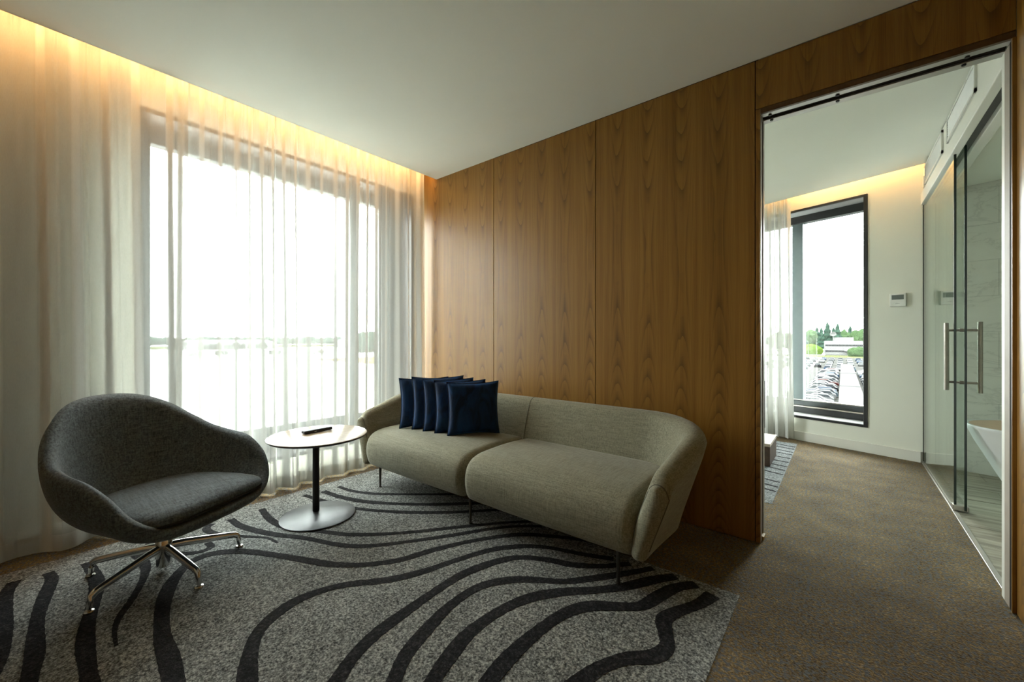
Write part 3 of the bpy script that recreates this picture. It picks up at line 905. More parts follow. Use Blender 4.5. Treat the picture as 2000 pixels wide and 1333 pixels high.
def pillow(front_bottom, yaw, lean, size, thick, seed, label, roll=0.0):
    rnd = random.Random(seed)
    e1 = Vector((math.cos(yaw), math.sin(yaw), 0))
    nn = Vector((e1.y, -e1.x, 0))
    e2 = (Vector((0, 0, 1)) * math.cos(lean) - nn * math.sin(lean)).normalized()
    e3 = e1.cross(e2).normalized()
    if roll:
        e1, e2 = e1 * math.cos(roll) + e2 * math.sin(roll), e2 * math.cos(roll) - e1 * math.sin(roll)
    hs = size / 2
    c = Vector(front_bottom) + e1 * hs + e2 * (hs - 0.004)
    root = thing('cushion', (c.x, c.y, front_bottom[2]), label, 'cushion', 'navy cushions on the sofa')
    n = 25
    v = []
    for side in (1, -1):
        for i in range(n):
            for j in range(n):
                u = -1 + 2 * i / (n - 1); w_ = -1 + 2 * j / (n - 1)
                U = u * (1 - 0.085 * (1 - w_ * w_)); W = w_ * (1 - 0.085 * (1 - u * u))
                th = thick * (max(0, (1 - u ** 4)) * max(0, (1 - w_ ** 4))) ** 0.55
                wr_ = 0.010 * noise.noise(Vector((u * 2.4 + seed, w_ * 2.4, side * 3.0))) * (1 - max(abs(u), abs(w_)) ** 3)
                v.append(c + e1 * (U * hs) + e2 * (W * hs) + e3 * (side * (th + wr_) if th > 1e-6 else 0))
    f = []
    for s_ in (0, 1):
        o_ = s_ * n * n
        for i in range(n - 1):
            for j in range(n - 1):
                a = o_ + i * n + j
                f.append((a, a + n, a + n + 1, a + 1) if s_ == 0 else (a, a + 1, a + n + 1, a + n))
    cov = mesh_obj('cover', v, f, M_VELVET, root, True)
    bm = bmesh.new(); bm.from_mesh(cov.data)
    bmesh.ops.remove_doubles(bm, verts=bm.verts, dist=1e-5)
    bmesh.ops.recalc_face_normals(bm, faces=bm.faces)
    bm.to_mesh(cov.data); bm.free()
    cov.data.polygons.foreach_set('use_smooth', [True] * len(cov.data.polygons))
    rim = []
    for k_ in range(4 * 12):
        s_, q = divmod(k_, 12)
        q = -1 + 2 * q / 12
        u, w_ = ((q, -1), (1, q), (-q, 1), (-1, -q))[s_]
        U = u * (1 - 0.085 * (1 - w_ * w_)); W = w_ * (1 - 0.085 * (1 - u * u))
        rim.append(c + e1 * (U * hs) + e2 * (W * hs))
    rim.append(rim[0].copy())
    tube('seam', rim, 0.0028, M_VSEAM, root, 6, False)
    return root

R = math.radians
ZS = 0.449
pillow((-2.186, 1.955, ZS), R(55), R(5), 0.385, 0.052, 3, 'navy velvet cushion at the front of the row, its whole face showing')
pillow((-2.312, 1.945, ZS), R(54), R(9), 0.390, 0.046, 8, 'navy velvet cushion directly behind the front one')
pillow((-2.432, 1.935, ZS), R(56), R(9), 0.395, 0.042, 15, 'navy velvet cushion in the middle of the row of five')
pillow((-2.552, 1.925, ZS), R(55), R(8), 0.405, 0.042, 27, 'navy velvet cushion second from the sofa arm by the window')
pillow((-2.668, 1.895, ZS), R(58), R(8), 0.390, 0.042, 31, 'navy velvet cushion leaning next to the sofa arm by the window')

# ================================================================== SIDE TABLE AND REMOTE
kt = NT('pale_oak_top')
vt = kt.noise(kt.scale(kt.coord(), (60, 4, 1)), 1.0, 4, 0.6)
kt.base(kt.ramp(vt, [(0.3, (0.36, 0.25, 0.15)), (0.7, (0.52, 0.40, 0.27))]), 0.22, 0, 0.6)
M_OAK = kt.m
TX, TY = -2.617, 1.244
tb = thing('side_table', (TX, TY, 0), 'round side table with pale wood top, black stem and steel disc base', 'table')
lathe('table_top', [(0, 0.527), (0.290, 0.527), (0.2935, 0.5255), (0.2945, 0.523), (0, 0.523)], (TX, TY, 0), M_OAK, tb, 72)
lathe('edge_band', [(0, 0.505), (0.262, 0.505), (0.286, 0.512), (0.295, 0.519), (0.295, 0.523), (0, 0.523)], (TX, TY, 0), M_BPOW, tb, 72)
PX, PY = -2.690, 1.262
lathe('stem', [(0, 0.012), (0.021, 0.012), (0.021, 0.506), (0, 0.506)], (PX, PY, 0), M_BPOW, tb, 24)
lathe('mounting_plate', [(0, 0.494), (0.09, 0.494), (0.09, 0.505), (0, 0.505)], (PX, PY, 0), M_BPOW, tb, 32)
lathe('base_plate', [(0, 0.0044), (0.221, 0.0044), (0.2225, 0.006), (0.2225, 0.011), (0.220, 0.0125), (0, 0.0125)], (TX, TY, 0), M_SATIN, tb, 72)
for a in (20, 140, 260):
    lathe('screw', [(0, 0.490), (0.008, 0.490), (0.008, 0.495), (0, 0.495)], (PX + 0.07 * math.cos(R(a)), PY + 0.07 * math.sin(R(a)), 0), M_BPOW, tb, 10)

rm = thing('remote_control', (-2.70, 1.275, 0.527), 'black remote control lying on the round side table', 'remote control')
MR = Matrix.Translation((-2.70, 1.275, 0.5275)) @ Matrix.Rotation(R(2), 4, 'Z')
M_RB = plain('remote_plastic', (0.014, 0.014, 0.018), 0.3)
M_RK = plain('remote_rubber', (0.17, 0.17, 0.18), 0.6)
boxes('case', [(-0.024, 0.024, -0.094, 0.094, 0.0, 0.0215)], M_RB, rm, M=MR, bevel=0.007, seg=4)
for iy in range(9):
    for ix in range(3):
        boxes('button', [(-0.0165 + ix * 0.0125, -0.0165 + ix * 0.0125 + 0.008, -0.078 + iy * 0.0165, -0.078 + iy * 0.0165 + 0.009, 0.0198, 0.0222)], M_RK, rm, M=MR, bevel=0.001, seg=1)
boxes('emblem', [(0.0232, 0.0246, -0.030, -0.016, 0.007, 0.012)], plain('remote_badge', (0.7, 0.7, 0.66), 0.4), rm, M=MR)

# ================================================================== ARMCHAIR
M_CHAIR = cloth('charcoal_weave', (0.044, 0.053, 0.059), (0.160, 0.188, 0.203), 150, 0.85, 0.2, 0.45)
CX, CY = -2.600, 0.474
YAW = R(27)
MC = Matrix.Translation((CX, CY, 0)) @ Matrix.Rotation(YAW, 4, 'Z')
ch = thing('armchair', (CX, CY, 0), 'charcoal fabric tub armchair on a chrome five star swivel base', 'chair')
RIM = [(0.335, 0.0, 0.335), (0.333, 0.12, 0.336), (0.318, 0.225, 0.345), (0.292, 0.298, 0.385), (0.255, 0.345, 0.438), (0.195, 0.378, 0.520), (0.105, 0.395, 0.580),
       (-0.010, 0.393, 0.607), (-0.120, 0.370, 0.640), (-0.215, 0.322, 0.705), (-0.292, 0.258, 0.778), (-0.350, 0.180, 0.828), (-0.386, 0.092, 0.852), (-0.398, 0.0, 0.858)]
half = catmull(RIM, 5)
full = half + [Vector((p.x, -p.y, p.z)) for p in half[-2:0:-1]]
nu = len(full)
nv = 22
midg = []
for p in full:
    hgt = p.z
    a = math.atan2(p.y, p.x)
    front = max(0, min(1, (0.60 - hgt) / 0.25)) if p.x > 0 else 0
    up = max(0.0, min(1.0, (hgt - 0.345) / 0.25))
    flat = Vector((p.x, p.y, 0))
    # control points rim -> floor of the shell
    k1 = 0.985 - 0.05 * up
    b0 = Vector((p.x, p.y, p.z))
    b1 = Vector((p.x * (1.02 - 0.10 * up), p.y * (1.03 - 0.06 * up), p.z - (p.z - 0.28) * 0.50))
    b2 = Vector((p.x * (0.80 - 0.02 * up), p.y * (0.80 - 0.02 * up), 0.285 - 0.02 * up))
    b3 = Vector((p.x * 0.16, p.y * 0.16, 0.272))
    for j in range(nv):
        t = j / (nv - 1)
        midg.append((1 - t) ** 3 * b0 + 3 * (1 - t) ** 2 * t * b1 + 3 * (1 - t) * t * t * b2 + t ** 3 * b3)
def gi(i, j):
    return midg[(i % nu) * nv + j]
norms = []
for i in range(nu):
    for j in range(nv):
        du = gi(i + 1, j) - gi(i - 1, j)
        dv = gi(i, min(j + 1, nv - 1)) - gi(i, max(j - 1, 0))
        nm = du.cross(dv)
        nm = nm.normalized() if nm.length > 1e-9 else Vector((0, 0, 1))
        norms.append(nm)
inner, outer = [], []
for i in range(nu):
    for j in range(nv):
        t = j / (nv - 1)
        # pad is thicker lower down and rounds over at the rim
        th = 0.026 * math.sqrt(max(0.0, 1 - (1 - min(1, t / 0.08)) ** 2)) + 0.010 * math.sin(min(1, t * 1.6) * math.pi) 
        nmv = norms[i * nv + j]
        mp = midg[i * nv + j]
        cdir = Vector((0, 0, 0.6)) - mp
        if nmv.dot(cdir) < 0:
            nmv = -nmv
        inner.append(mp + nmv * th); outer.append(mp - nmv * th * 0.85)
vv = [MC @ p for p in inner] + [MC @ p for p in outer]
ff = []
N2 = nu * nv
for i in range(nu):
    i2 = (i + 1) % nu
    for j in range(nv - 1):
        a, b, c_, d_ = i * nv + j, i2 * nv + j, i2 * nv + j + 1, i * nv + j + 1
        ff.append((a, b, c_, d_)); ff.append((N2 + a, N2 + d_, N2 + c_, N2 + b))
ff.append(tuple(i * nv + nv - 1 for i in range(nu)))
ff.append(tuple(N2 + i * nv + nv - 1 for i in range(nu)))
shell = mesh_obj('shell', vv, ff, M_CHAIR, ch, True)
bm = bmesh.new(); bm.from_mesh(shell.data)
bmesh.ops.remove_doubles(bm, verts=bm.verts, dist=2e-4)
bmesh.ops.recalc_face_normals(bm, faces=bm.faces)
bm.to_mesh(shell.data); bm.free()
shell.data.polygons.foreach_set('use_smooth', [True] * len(shell.data.polygons))
# seat pad: rounded trapezoid
OUT = [(0.342, 0.0), (0.340, 0.15), (0.322, 0.245), (0.275, 0.292), (0.15, 0.305), (0.0, 0.298), (-0.12, 0.275), (-0.21, 0.215), (-0.25, 0.11), (-0.262, 0.0)]
ho = catmull([(a, b, 0) for a, b in OUT], 5)
fo = ho + [Vector((p.x, -p.y, 0)) for p in ho[-2:0:-1]]
prof = [(0.0, 0.985), (0.14, 1.0), (0.30, 1.0), (0.46, 0.988), (0.60, 0.965), (0.72, 0.93), (0.82, 0.885), (0.90, 0.82), (0.97, 0.70), (1.02, 0.5), (1.05, 0.25), (1.06, 0.02)]
vv = []
for p in fo:
    for hq, sc in prof:
        x, yv = p.x * sc + 0.03 * (1 - sc), p.y * sc
        base_z = 0.352 - 0.010 * (x < 0) * (-x / 0.26)
        vv.append(MC @ Vector((x, yv, base_z + 0.062 * hq + 0.012 * x)))
m_ = len(prof)
ff = grid_faces(len(fo), m_, True)
ff.append(tuple(i * m_ + m_ - 1 for i in range(len(fo)))); ff.append(tuple(i * m_ for i in range(len(fo))))
sp = mesh_obj('seat', vv, ff, M_CHAIR, ch, True)
rimv = [MC @ Vector((p.x * 1.002, p.y * 1.002, 0.354 + 0.012 * p.x)) for p in fo]
tube('piping', rimv + [rimv[0]], 0.004, plain('chair_piping', (0.016, 0.017, 0.018), 0.8), sp, 6, False)
# swivel base
lathe('column', [(0, 0.026), (0.028, 0.026), (0.031, 0.031), (0.031, 0.066), (0.034, 0.070), (0.034, 0.150), (0.030, 0.156), (0.030, 0.28), (0, 0.28)], (CX, CY, 0), M_CHROME, ch, 28)
lathe('seat_plate', [(0, 0.232), (0.085, 0.236), (0.11, 0.25), (0.12, 0.27), (0, 0.27)], (CX, CY, 0), M_BPOW, ch, 28)
for k_ in range(5):
    a = R(84.5 - 72 * k_)
    d_ = Vector((math.cos(a), math.sin(a), 0)); o_ = Vector((CX, CY, 0))
    pts = [o_ + d_ * 0.020 + Vector((0, 0, 0.118)), o_ + d_ * 0.08 + Vector((0, 0, 0.112)), o_ + d_ * 0.20 + Vector((0, 0, 0.092)), o_ + d_ * 0.270 + Vector((0, 0, 0.080)),
           o_ + d_ * 0.292 + Vector((0, 0, 0.075)), o_ + d_ * 0.305 + Vector((0, 0, 0.064)), o_ + d_ * 0.311 + Vector((0, 0, 0.045)), o_ + d_ * 0.314 + Vector((0, 0, 0.018))]
    lg = tube('leg', pts, [0.020, 0.0195, 0.0175, 0.0165, 0.016, 0.0150, 0.0135, 0.012], M_CHROME, ch, 16, True, 0.80)
    q = o_ + d_ * 0.315
    lathe('glide', [(0, 0), (0.0175, 0), (0.0185, 0.003), (0.016, 0.007), (0.008, 0.009), (0.008, 0.018), (0, 0.018)], (q.x, q.y, 0.0046), M_CHROME, lg, 18)

# ================================================================== BATHROOM GLASS
gp = thing('glass_panel', (0.578, 4.60, 0.008), 'fixed clear glass panel between bedroom and bathroom', 'glass panel')
boxes('pane', [(0.573, 0.583, 3.945, 5.256, 0.010, 2.370)], M_BGLASS, gp)
boxes('glass_edge', [(0.5722, 0.5838, 3.938, 3.9448, 0.010, 2.370)], M_GEDGE, gp)
boxes('edge_seal', [(0.570, 0.586, 5.2562, 5.264, 0.010, 2.370)], M_BPOW, gp)
boxes('top_seal', [(0.570, 0.586, 3.945, 5.256, 2.3705, 2.380)], M_BPOW, gp)
boxes('floor_channel', [(0.569, 0.587, 3.96, 5.25, 0.0082, 0.022)], M_STEEL, gp)
boxes('floor_clip', [(0.566, 0.640, 3.93, 3.985, 0.0085, 0.045)], M_STEEL, gp, bevel=0.004)
sg = thing('glass_door', (0.622, 4.55, 0.012), 'sliding glass bathroom door with long steel pull handles', 'glass door')
boxes('pane', [(0.617, 0.627, 3.925, 5.15, 0.018, 2.405)], M_BGLASS, sg)
boxes('glass_edge', [(0.6162, 0.6278, 3.917, 3.9248, 0.018, 2.405)], M_GEDGE, sg)
hd = tube('handle', [(0.548, 4.005, 0.795), (0.548, 4.005, 1.250)], 0.0125, M_HANDLE, sg, 16)
tube('handle', [(0.700, 4.005, 0.785), (0.700, 4.005, 1.255)], 0.0125, M_HANDLE, sg, 16)
for hz in (0.850, 1.200):
    tube('standoff', [(0.552, 4.005, hz), (0.608, 4.005, hz)], 0.0075, M_HANDLE, hd, 12)
    tube('standoff', [(0.606, 4.005, hz), (0.638, 4.005, hz)], 0.012, M_HANDLE, hd, 14)
    tube('standoff', [(0.636, 4.005, hz), (0.698, 4.005, hz)], 0.0075, M_HANDLE, hd, 12)

# ================================================================== BATHTUB
M_TUB = plain('matt_white_stone', (0.70, 0.72, 0.73), 0.35, 0, 0.4, 0.02)
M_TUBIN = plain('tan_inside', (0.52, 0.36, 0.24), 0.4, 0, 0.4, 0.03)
BX, BY = 1.46, 4.04
tu = thing('bathtub', (BX, BY, 0), 'white freestanding oval bathtub behind the glass door', 'bathtub')
def superell(ax, ay, ex, n):
    out = []
    for i in range(n):
        a = 2 * math.pi * i / n
        c_, s_ = math.cos(a), math.sin(a)
        out.append((ax * math.copysign(abs(c_) ** (2 / ex), c_), ay * math.copysign(abs(s_) ** (2 / ex), s_)))
    return out
def loft(name, levels, mat, parent):
    n = 64
    v = []
    rings = [(superell(ax, ay, ex, n), z) for ax, ay, ex, z in levels]
    for i in range(n):
        for rg, z in rings:
            v.append((BX + rg[i][0], BY + rg[i][1], z))
    m = len(levels)
    f = grid_faces(n, m, True)
    f.append(tuple(i * m for i in range(n))); f.append(tuple(i * m + m - 1 for i in range(n)))
    o = mesh_obj(name, v, f, mat, parent, True)
    sharpen(o, 60)
    return o
loft('tub_body', [(0.545, 0.27, 2.3, 0.001), (0.555, 0.275, 2.3, 0.012), (0.68, 0.33, 2.3, 0.26), (0.78, 0.372, 2.35, 0.47), (0.815, 0.388, 2.4, 0.560), (0.822, 0.392, 2.4, 0.574),
                  (0.820, 0.390, 2.4, 0.581), (0.808, 0.379, 2.4, 0.582), (0.800, 0.371, 2.4, 0.577)], M_TUB, tu)
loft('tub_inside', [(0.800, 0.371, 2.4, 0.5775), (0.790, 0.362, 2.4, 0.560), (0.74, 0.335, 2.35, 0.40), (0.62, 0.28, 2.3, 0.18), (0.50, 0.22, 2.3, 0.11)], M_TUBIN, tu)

# ================================================================== VENTS, THERMOSTAT, BENCH
M_VENT = plain('vent_white', (0.72, 0.72, 0.68), 0.5, 0, 0.4, 0.02)
M_VDARK = plain('vent_shadow', (0.10, 0.10, 0.095), 0.8)
for ya, yb, lab in ((3.34, 4.12, 'white air grille in the bulkhead, nearer the door way'), (4.30, 5.10, 'white air grille in the bulkhead, nearer the slanted wall')):
    gr = thing('air_grille', (0.573, (ya + yb) / 2, 2.50), lab, 'vent', 'air grilles in the bulkhead')
    boxes('backing', [(0.5722, 0.5735, ya + 0.02, yb - 0.02, 2.525, 2.655)], M_VDARK, gr)
    boxes('frame', [(0.562, 0.573, ya, ya + 0.02, 2.505, 2.675), (0.562, 0.573, yb - 0.02, yb, 2.505, 2.675), (0.562, 0.573, ya, yb, 2.505, 2.525), (0.562, 0.573, ya, yb, 2.655, 2.675)], M_VENT, gr)
    for i in range(8):
        z = 2.530 + i * 0.0158
        mt = Matrix.Translation((0.567, (ya + yb) / 2, z + 0.006)) @ Matrix.Rotation(R(35), 4, 'Y')
        boxes('slat', [(-0.0045, 0.0045, -(yb - ya) / 2 + 0.02, (yb - ya) / 2 - 0.02, -0.001, 0.001)], M_VENT, gr, M=mt)
boxes('wall_sensor', [(0.562, 0.573, 5.15, 5.20, 2.50, 2.60)], M_VENT, bevel=0.002)
tag(bpy.data.objects['wall_sensor'], 'small white sensor box at the end of the bulkhead', 'sensor')

t_s = 0.168
tm = thing('thermostat', MS @ Vector((t_s, -0.01, 1.45)), 'white wall thermostat with grey display beside the bedroom window', 'thermostat')
boxes('case', [(t_s - 0.058, t_s + 0.058, -0.026, 0.0, 1.445, 1.572)], plain('thermostat_white', (0.78, 0.78, 0.75), 0.4), tm, M=MS, bevel=0.005, seg=3)
boxes('display', [(t_s - 0.043, t_s + 0.043, -0.0268, -0.024, 1.512, 1.556)], plain('lcd_grey', (0.13, 0.15, 0.14), 0.2), tm, M=MS)
for i in range(3):
    boxes('button', [(t_s - 0.012 + i * 0.010, t_s - 0.005 + i * 0.010, -0.0272, -0.025, 1.470, 1.477)], plain('thermostat_key', (0.45, 0.45, 0.43), 0.5), tm, M=MS)

bn = thing('bench', (-1.45, 4.46, 0), 'low dark wood bench with pale top seen through the door way', 'bench')
boxes('body', [(-2.40, -0.500, 4.24, 4.69, 0.0046, 0.178)], plain('dark_walnut', (0.060, 0.034, 0.022), 0.45, 0, 0.4, 0.25, 18), bn, bevel=0.003, seg=1)
boxes('top', [(-2.402, -0.498, 4.238, 4.692, 0.1782, 0.205)], plain('pale_laminate', (0.42, 0.36, 0.30), 0.35, 0, 0.5, 0.06, 20), bn, bevel=0.002, seg=1)
tv = thing('screen', (-1.1, 4.47, 0.205), 'thin dark screen standing on the low bedroom bench', 'screen')
boxes('panel', [(-1.60, -0.566, 4.455, 4.485, 0.30, 0.745)], M_BPOW, tv, bevel=0.003, seg=1)
boxes('stand', [(-1.25, -0.95, 4.40, 4.54, 0.2055, 0.215), (-1.13, -1.07, 4.46, 4.48, 0.215, 0.31)], M_BPOW, tv)

# ================================================================== OUTSIDE (the room is high up; the ground lies 10 m below eye level)
GZ = 1.15 - 10.0
M_TAR = plain('pale_tarmac', (0.0235, 0.0232, 0.0222), 1.0, 0, 0.0, 0.05, 0.08)
M_GRASS = plain('dry_grass', (0.0274, 0.0301, 0.0137), 0.95, 0, 0.0, 0.3, 0.15)
M_YEL = plain('yellow_grass', (0.0891, 0.0684, 0.0308), 0.95, 0, 0.0, 0.3, 0.2)
gnd = box('ground', -1600, 700, -600, 1600, GZ - 1.0, GZ, M_TAR); struct(gnd, 'pale tarmac outside the windows')
apr = box('apron', -1500, -8, -400, 700, GZ - 0.02, GZ + 0.03, plain('concrete_apron', (0.26, 0.27, 0.26), 0.9, 0, 0.05, 0.06, 0.05))
struct(apr, 'pale concrete apron of the airfield')
def patch(name, label, x0, x1, y0, y1, mat, h=0.05):
    return tag(box(name, x0, x1, y0, y1, GZ - 0.02, GZ + h, mat), label, 'grass')
patch('grass_strip', 'strip of grass in front of the white office building', -120, 120, 262, 292, M_GRASS)
patch('grass_strip', 'wide airfield grass beyond the apron', -600, -443, 0, 300, M_GRASS, 0.06)
patch('grass_strip', 'yellowish grass patch below the lone tree', -190, -130, 86, 150, M_YEL, 0.06)

def blob(name, cx, cy, cz, rx, ry, rz, seed, mat, parent, sub=3, amp=0.28, fq=1.6):
    bm = bmesh.new()
    bmesh.ops.create_icosphere(bm, subdivisions=sub, radius=1.0)
    for v in bm.verts:
        d = 1 + amp * noise.noise(v.co * fq + Vector((seed, seed * 0.7, 0))) + amp * 0.7 * noise.noise(v.co * fq * 3 + Vector((0, seed, 0)))
        v.co = Vector((cx + v.co.x * rx * d, cy + v.co.y * ry * d, cz + v.co.z * rz * d))
    me = bpy.data.meshes.new(name)
    bm.to_mesh(me); bm.free()
    me.materials.append(mat)
    return put(bpy.data.objects.new(name, me), parent)

M_PINE = plain('pine_green', (0.0089, 0.0165, 0.0123), 0.9, 0, 0.0, 0.35, 0.6)
M_LEAF = plain('leaf_green', (0.0137, 0.0232, 0.0103), 0.9, 0, 0.0, 0.35, 0.6)
M_LIME = plain('lime_hedge', (0.0206, 0.0343, 0.0055), 0.9, 0, 0.0, 0.3, 0.6)
M_BARK = plain('bark', (0.07, 0.05, 0.035), 0.9)

def conifer(x, yv, h, seed, label):
    rnd = random.Random(seed)
    t_ = thing('pine_tree', (x, yv, GZ), label, 'tree', 'trees behind the car park')
    tube('trunk', [(x, yv, GZ), (x, yv, GZ + h * 0.8)], [h * 0.02, h * 0.008], M_BARK, t_, 7)
    prof = []
    n = 12
    for i in range(n):
        q = i / (n - 1)
        prof.append((h * 0.20 * (1 - q) ** 0.8 * (1.0 if i % 2 else 0.72) + 0.02, GZ + h * (0.12 + 0.88 * q)))
    v = []
    sg_ = 14
    for k_ in range(sg_):
        a = 2 * math.pi * k_ / sg_
        for r_, z in prof:
            q = r_ * (0.8 + 0.5 * rnd.random())
            v.append((x + q * math.cos(a), yv + q * math.sin(a), z + rnd.uniform(-0.2, 0.2)))
    f = grid_faces(sg_, n, True)
    f.append(tuple(k_ * n for k_ in range(sg_))); f.append(tuple(k_ * n + n - 1 for k_ in range(sg_)))
    mesh_obj('crown', v, f, M_PINE, t_)
    return t_

def broadleaf(x, yv, h, rx, seed, label, name='leafy_tree', mat=None, group='trees behind the car park'):
    t_ = thing(name, (x, yv, GZ), label, 'tree', group)
    tube('trunk', [(x, yv, GZ), (x, yv, GZ + h * 0.5)], [h * 0.03, h * 0.015], M_BARK, t_, 7)
    blob('crown', x, yv, GZ + h * 0.55, rx, rx, h * 0.45, seed, mat or M_LEAF, t_)
    return t_

ORD = ['first', 'second', 'third', 'fourth', 'fifth', 'sixth', 'seventh', 'eighth', 'ninth', 'tenth', 'eleventh', 'twelfth', 'thirteenth', 'fourteenth', 'fifteenth', 'sixteenth', 'seventeenth',
       'eighteenth', 'nineteenth', 'twentieth', 'twenty-first', 'twenty-second', 'twenty-third', 'twenty-fourth', 'twenty-fifth', 'twenty-sixth', 'twenty-seventh', 'twenty-eighth', 'twenty-ninth', 'thirtieth',
       'thirty-first', 'thirty-second', 'thirty-third', 'thirty-fourth', 'thirty-fifth']
rt = random.Random(12)
cnt = [0, 0]
for i, (x, h, kind) in enumerate([(-37, 15, 1), (-31.5, 14.5, 1), (-27, 16.5, 1), (-22, 18.5, 0), (-18.5, 16, 1), (-15.0, 18.0, 0), (-11.5, 17, 0), (-8.5, 21, 0),
                                  (-5.2, 17.5, 0), (-2.6, 19.5, 0), (0.6, 15.5, 1), (4.2, 18.2, 0), (7.4, 15.5, 1), (11, 16.5, 1), (15, 17.5, 1), (20, 17, 1), (26, 18, 0)]):
    yv = 356 + (i % 3) * 13 + rt.uniform(-1, 1)
    lab = ORD[cnt[kind]] + ' from the left in the tree belt behind the office'
    cnt[kind] += 1
    if kind == 0:
        conifer(x, yv, h + 1.0, i * 3 + 1, 'dark pointed pine, ' + lab)
    else:
        broadleaf(x, yv, h - 1.0, rt.uniform(4.2, 5.6), i * 1.7, 'rounded leafy tree, ' + lab)
hg = thing('hedge', (-14, 300, GZ), 'bright lime green hedge mound beside the white building', 'hedge')
blob('foliage', -14.6, 300, GZ + 2.4, 5.6, 4.0, 3.9, 3.3, M_LIME, hg, 3, 0.12)
bs = thing('bush', (6.3, 282, GZ), 'round green bush in front of the white building', 'bush')
blob('foliage', 6.3, 282, GZ + 2.0, 4.4, 3.4, 3.3, 9.1, M_LEAF, bs, 3, 0.18)

# white office building
M_BW = plain('white_cladding', (0.066, 0.066, 0.065), 0.9, 0, 0.0)
M_BWIN = plain('far_window_glass', (0.0125, 0.0128, 0.0135), 0.8, 0, 0.0)
bd = thing('office_building', (10, 318, GZ), 'white two storey office building with roof plant beyond the car park', 'building')
boxes('wall', [(-8.6, 9.0, 306, 326, GZ, GZ + 8.0)], M_BW, bd)
boxes('wall', [(9.0, 40, 308, 326, GZ, GZ + 7.0)], M_BW, bd)
boxes('roof_plant', [(-4.3, 5.0, 310, 318, GZ + 8.0, GZ + 10.2)], M_BW, bd)
for zf in (1.6, 5.0):
    wb_ = None
    for i in range(11):
        xa = -8.0 + i * 1.55
        boxes('window', [(xa, xa + 1.42, 305.9, 306.05, GZ + zf, GZ + zf + 0.95)], M_BWIN, bd)
for i in range(12):
    xa = 10 + i * 2.4
    boxes('window', [(xa, xa + 2.1, 307.9, 308.05, GZ + 2.0, GZ + 3.0)], M_BWIN, bd)
boxes('entrance_canopy', [(0.8, 6.0, 300, 306, GZ + 2.2, GZ + 2.5)], M_BW, bd)
ds = thing('satellite_dish', (-4.4, 309, GZ + 8.0), 'round white satellite dish on the office roof', 'dish')
tube('mast', [(-4.4, 309, GZ + 8.0), (-4.4, 309, GZ + 11.2)], 0.16, M_BW, ds, 8)
v, f = [], []
for k_ in range(18):
    a = 2 * math.pi * k_ / 18
    for r_, dp in ((0.02, 0.0), (0.7, 0.12), (1.25, 0.38), (1.6, 0.62), (1.6, 0.70), (1.2, 0.50), (0.02, 0.12)):
        v.append((-4.4 + r_ * math.cos(a), 309.2 - dp, GZ + 12.1 + r_ * 0.85 * math.sin(a)))
mesh_obj('reflector', v, grid_faces(18, 7, True), plain('dish_white', (0.05, 0.05, 0.049), 0.9, 0, 0.0), ds, True)
M_POLE = plain('pole_white', (0.034, 0.034, 0.034), 0.8, 0, 0.0)
for px_, py_, ph_, lab in ((-19.5, 250, 9.0, 'slim white light pole, leftmost in the bedroom window'), (-14.6, 236, 15, 'tallest white light pole beyond the parked cars'),
                           (-13.0, 245, 8.2, 'white flag pole beside the lime hedge'), (-10.8, 268, 9.5, 'thin white flag pole behind the lime hedge')):
    po = thing('light_pole', (px_, py_, GZ), lab, 'pole', 'white poles at the car park')
    tube('pole', [(px_, py_, GZ), (px_, py_, GZ + ph_)], [0.16, 0.10], M_POLE, po, 8)
    boxes('head', [(px_ - 0.5, px_ + 0.5, py_ - 0.15, py_ + 0.15, GZ + ph_, GZ + ph_ + 0.14)], M_POLE, po)

# covered walkway through the car park
M_ROOF = plain('white_canopy_roof', (0.045, 0.045, 0.0445), 0.9, 0, 0.0)
for ya, yb, lab in ((40, 78, 'white walkway canopy roof, the nearest section'), (79.5, 106, 'white walkway canopy roof, the middle section'), (108, 142, 'white walkway canopy roof, the farthest section')):
    cp = thing('walkway_canopy', (0.9, (ya + yb) / 2, GZ), lab, 'canopy', 'walkway canopies in the car park')
    boxes('roof', [(-0.35, 2.05, ya, yb, GZ + 2.55, GZ + 2.75)], M_ROOF, cp)
    yv = ya + 1.0
    while yv < yb:
        for xx in (-0.2, 1.9):
            boxes('post', [(xx - 0.05, xx + 0.05, yv - 0.05, yv + 0.05, GZ, GZ + 2.55)], M_POLE, cp)
        yv += 6.0

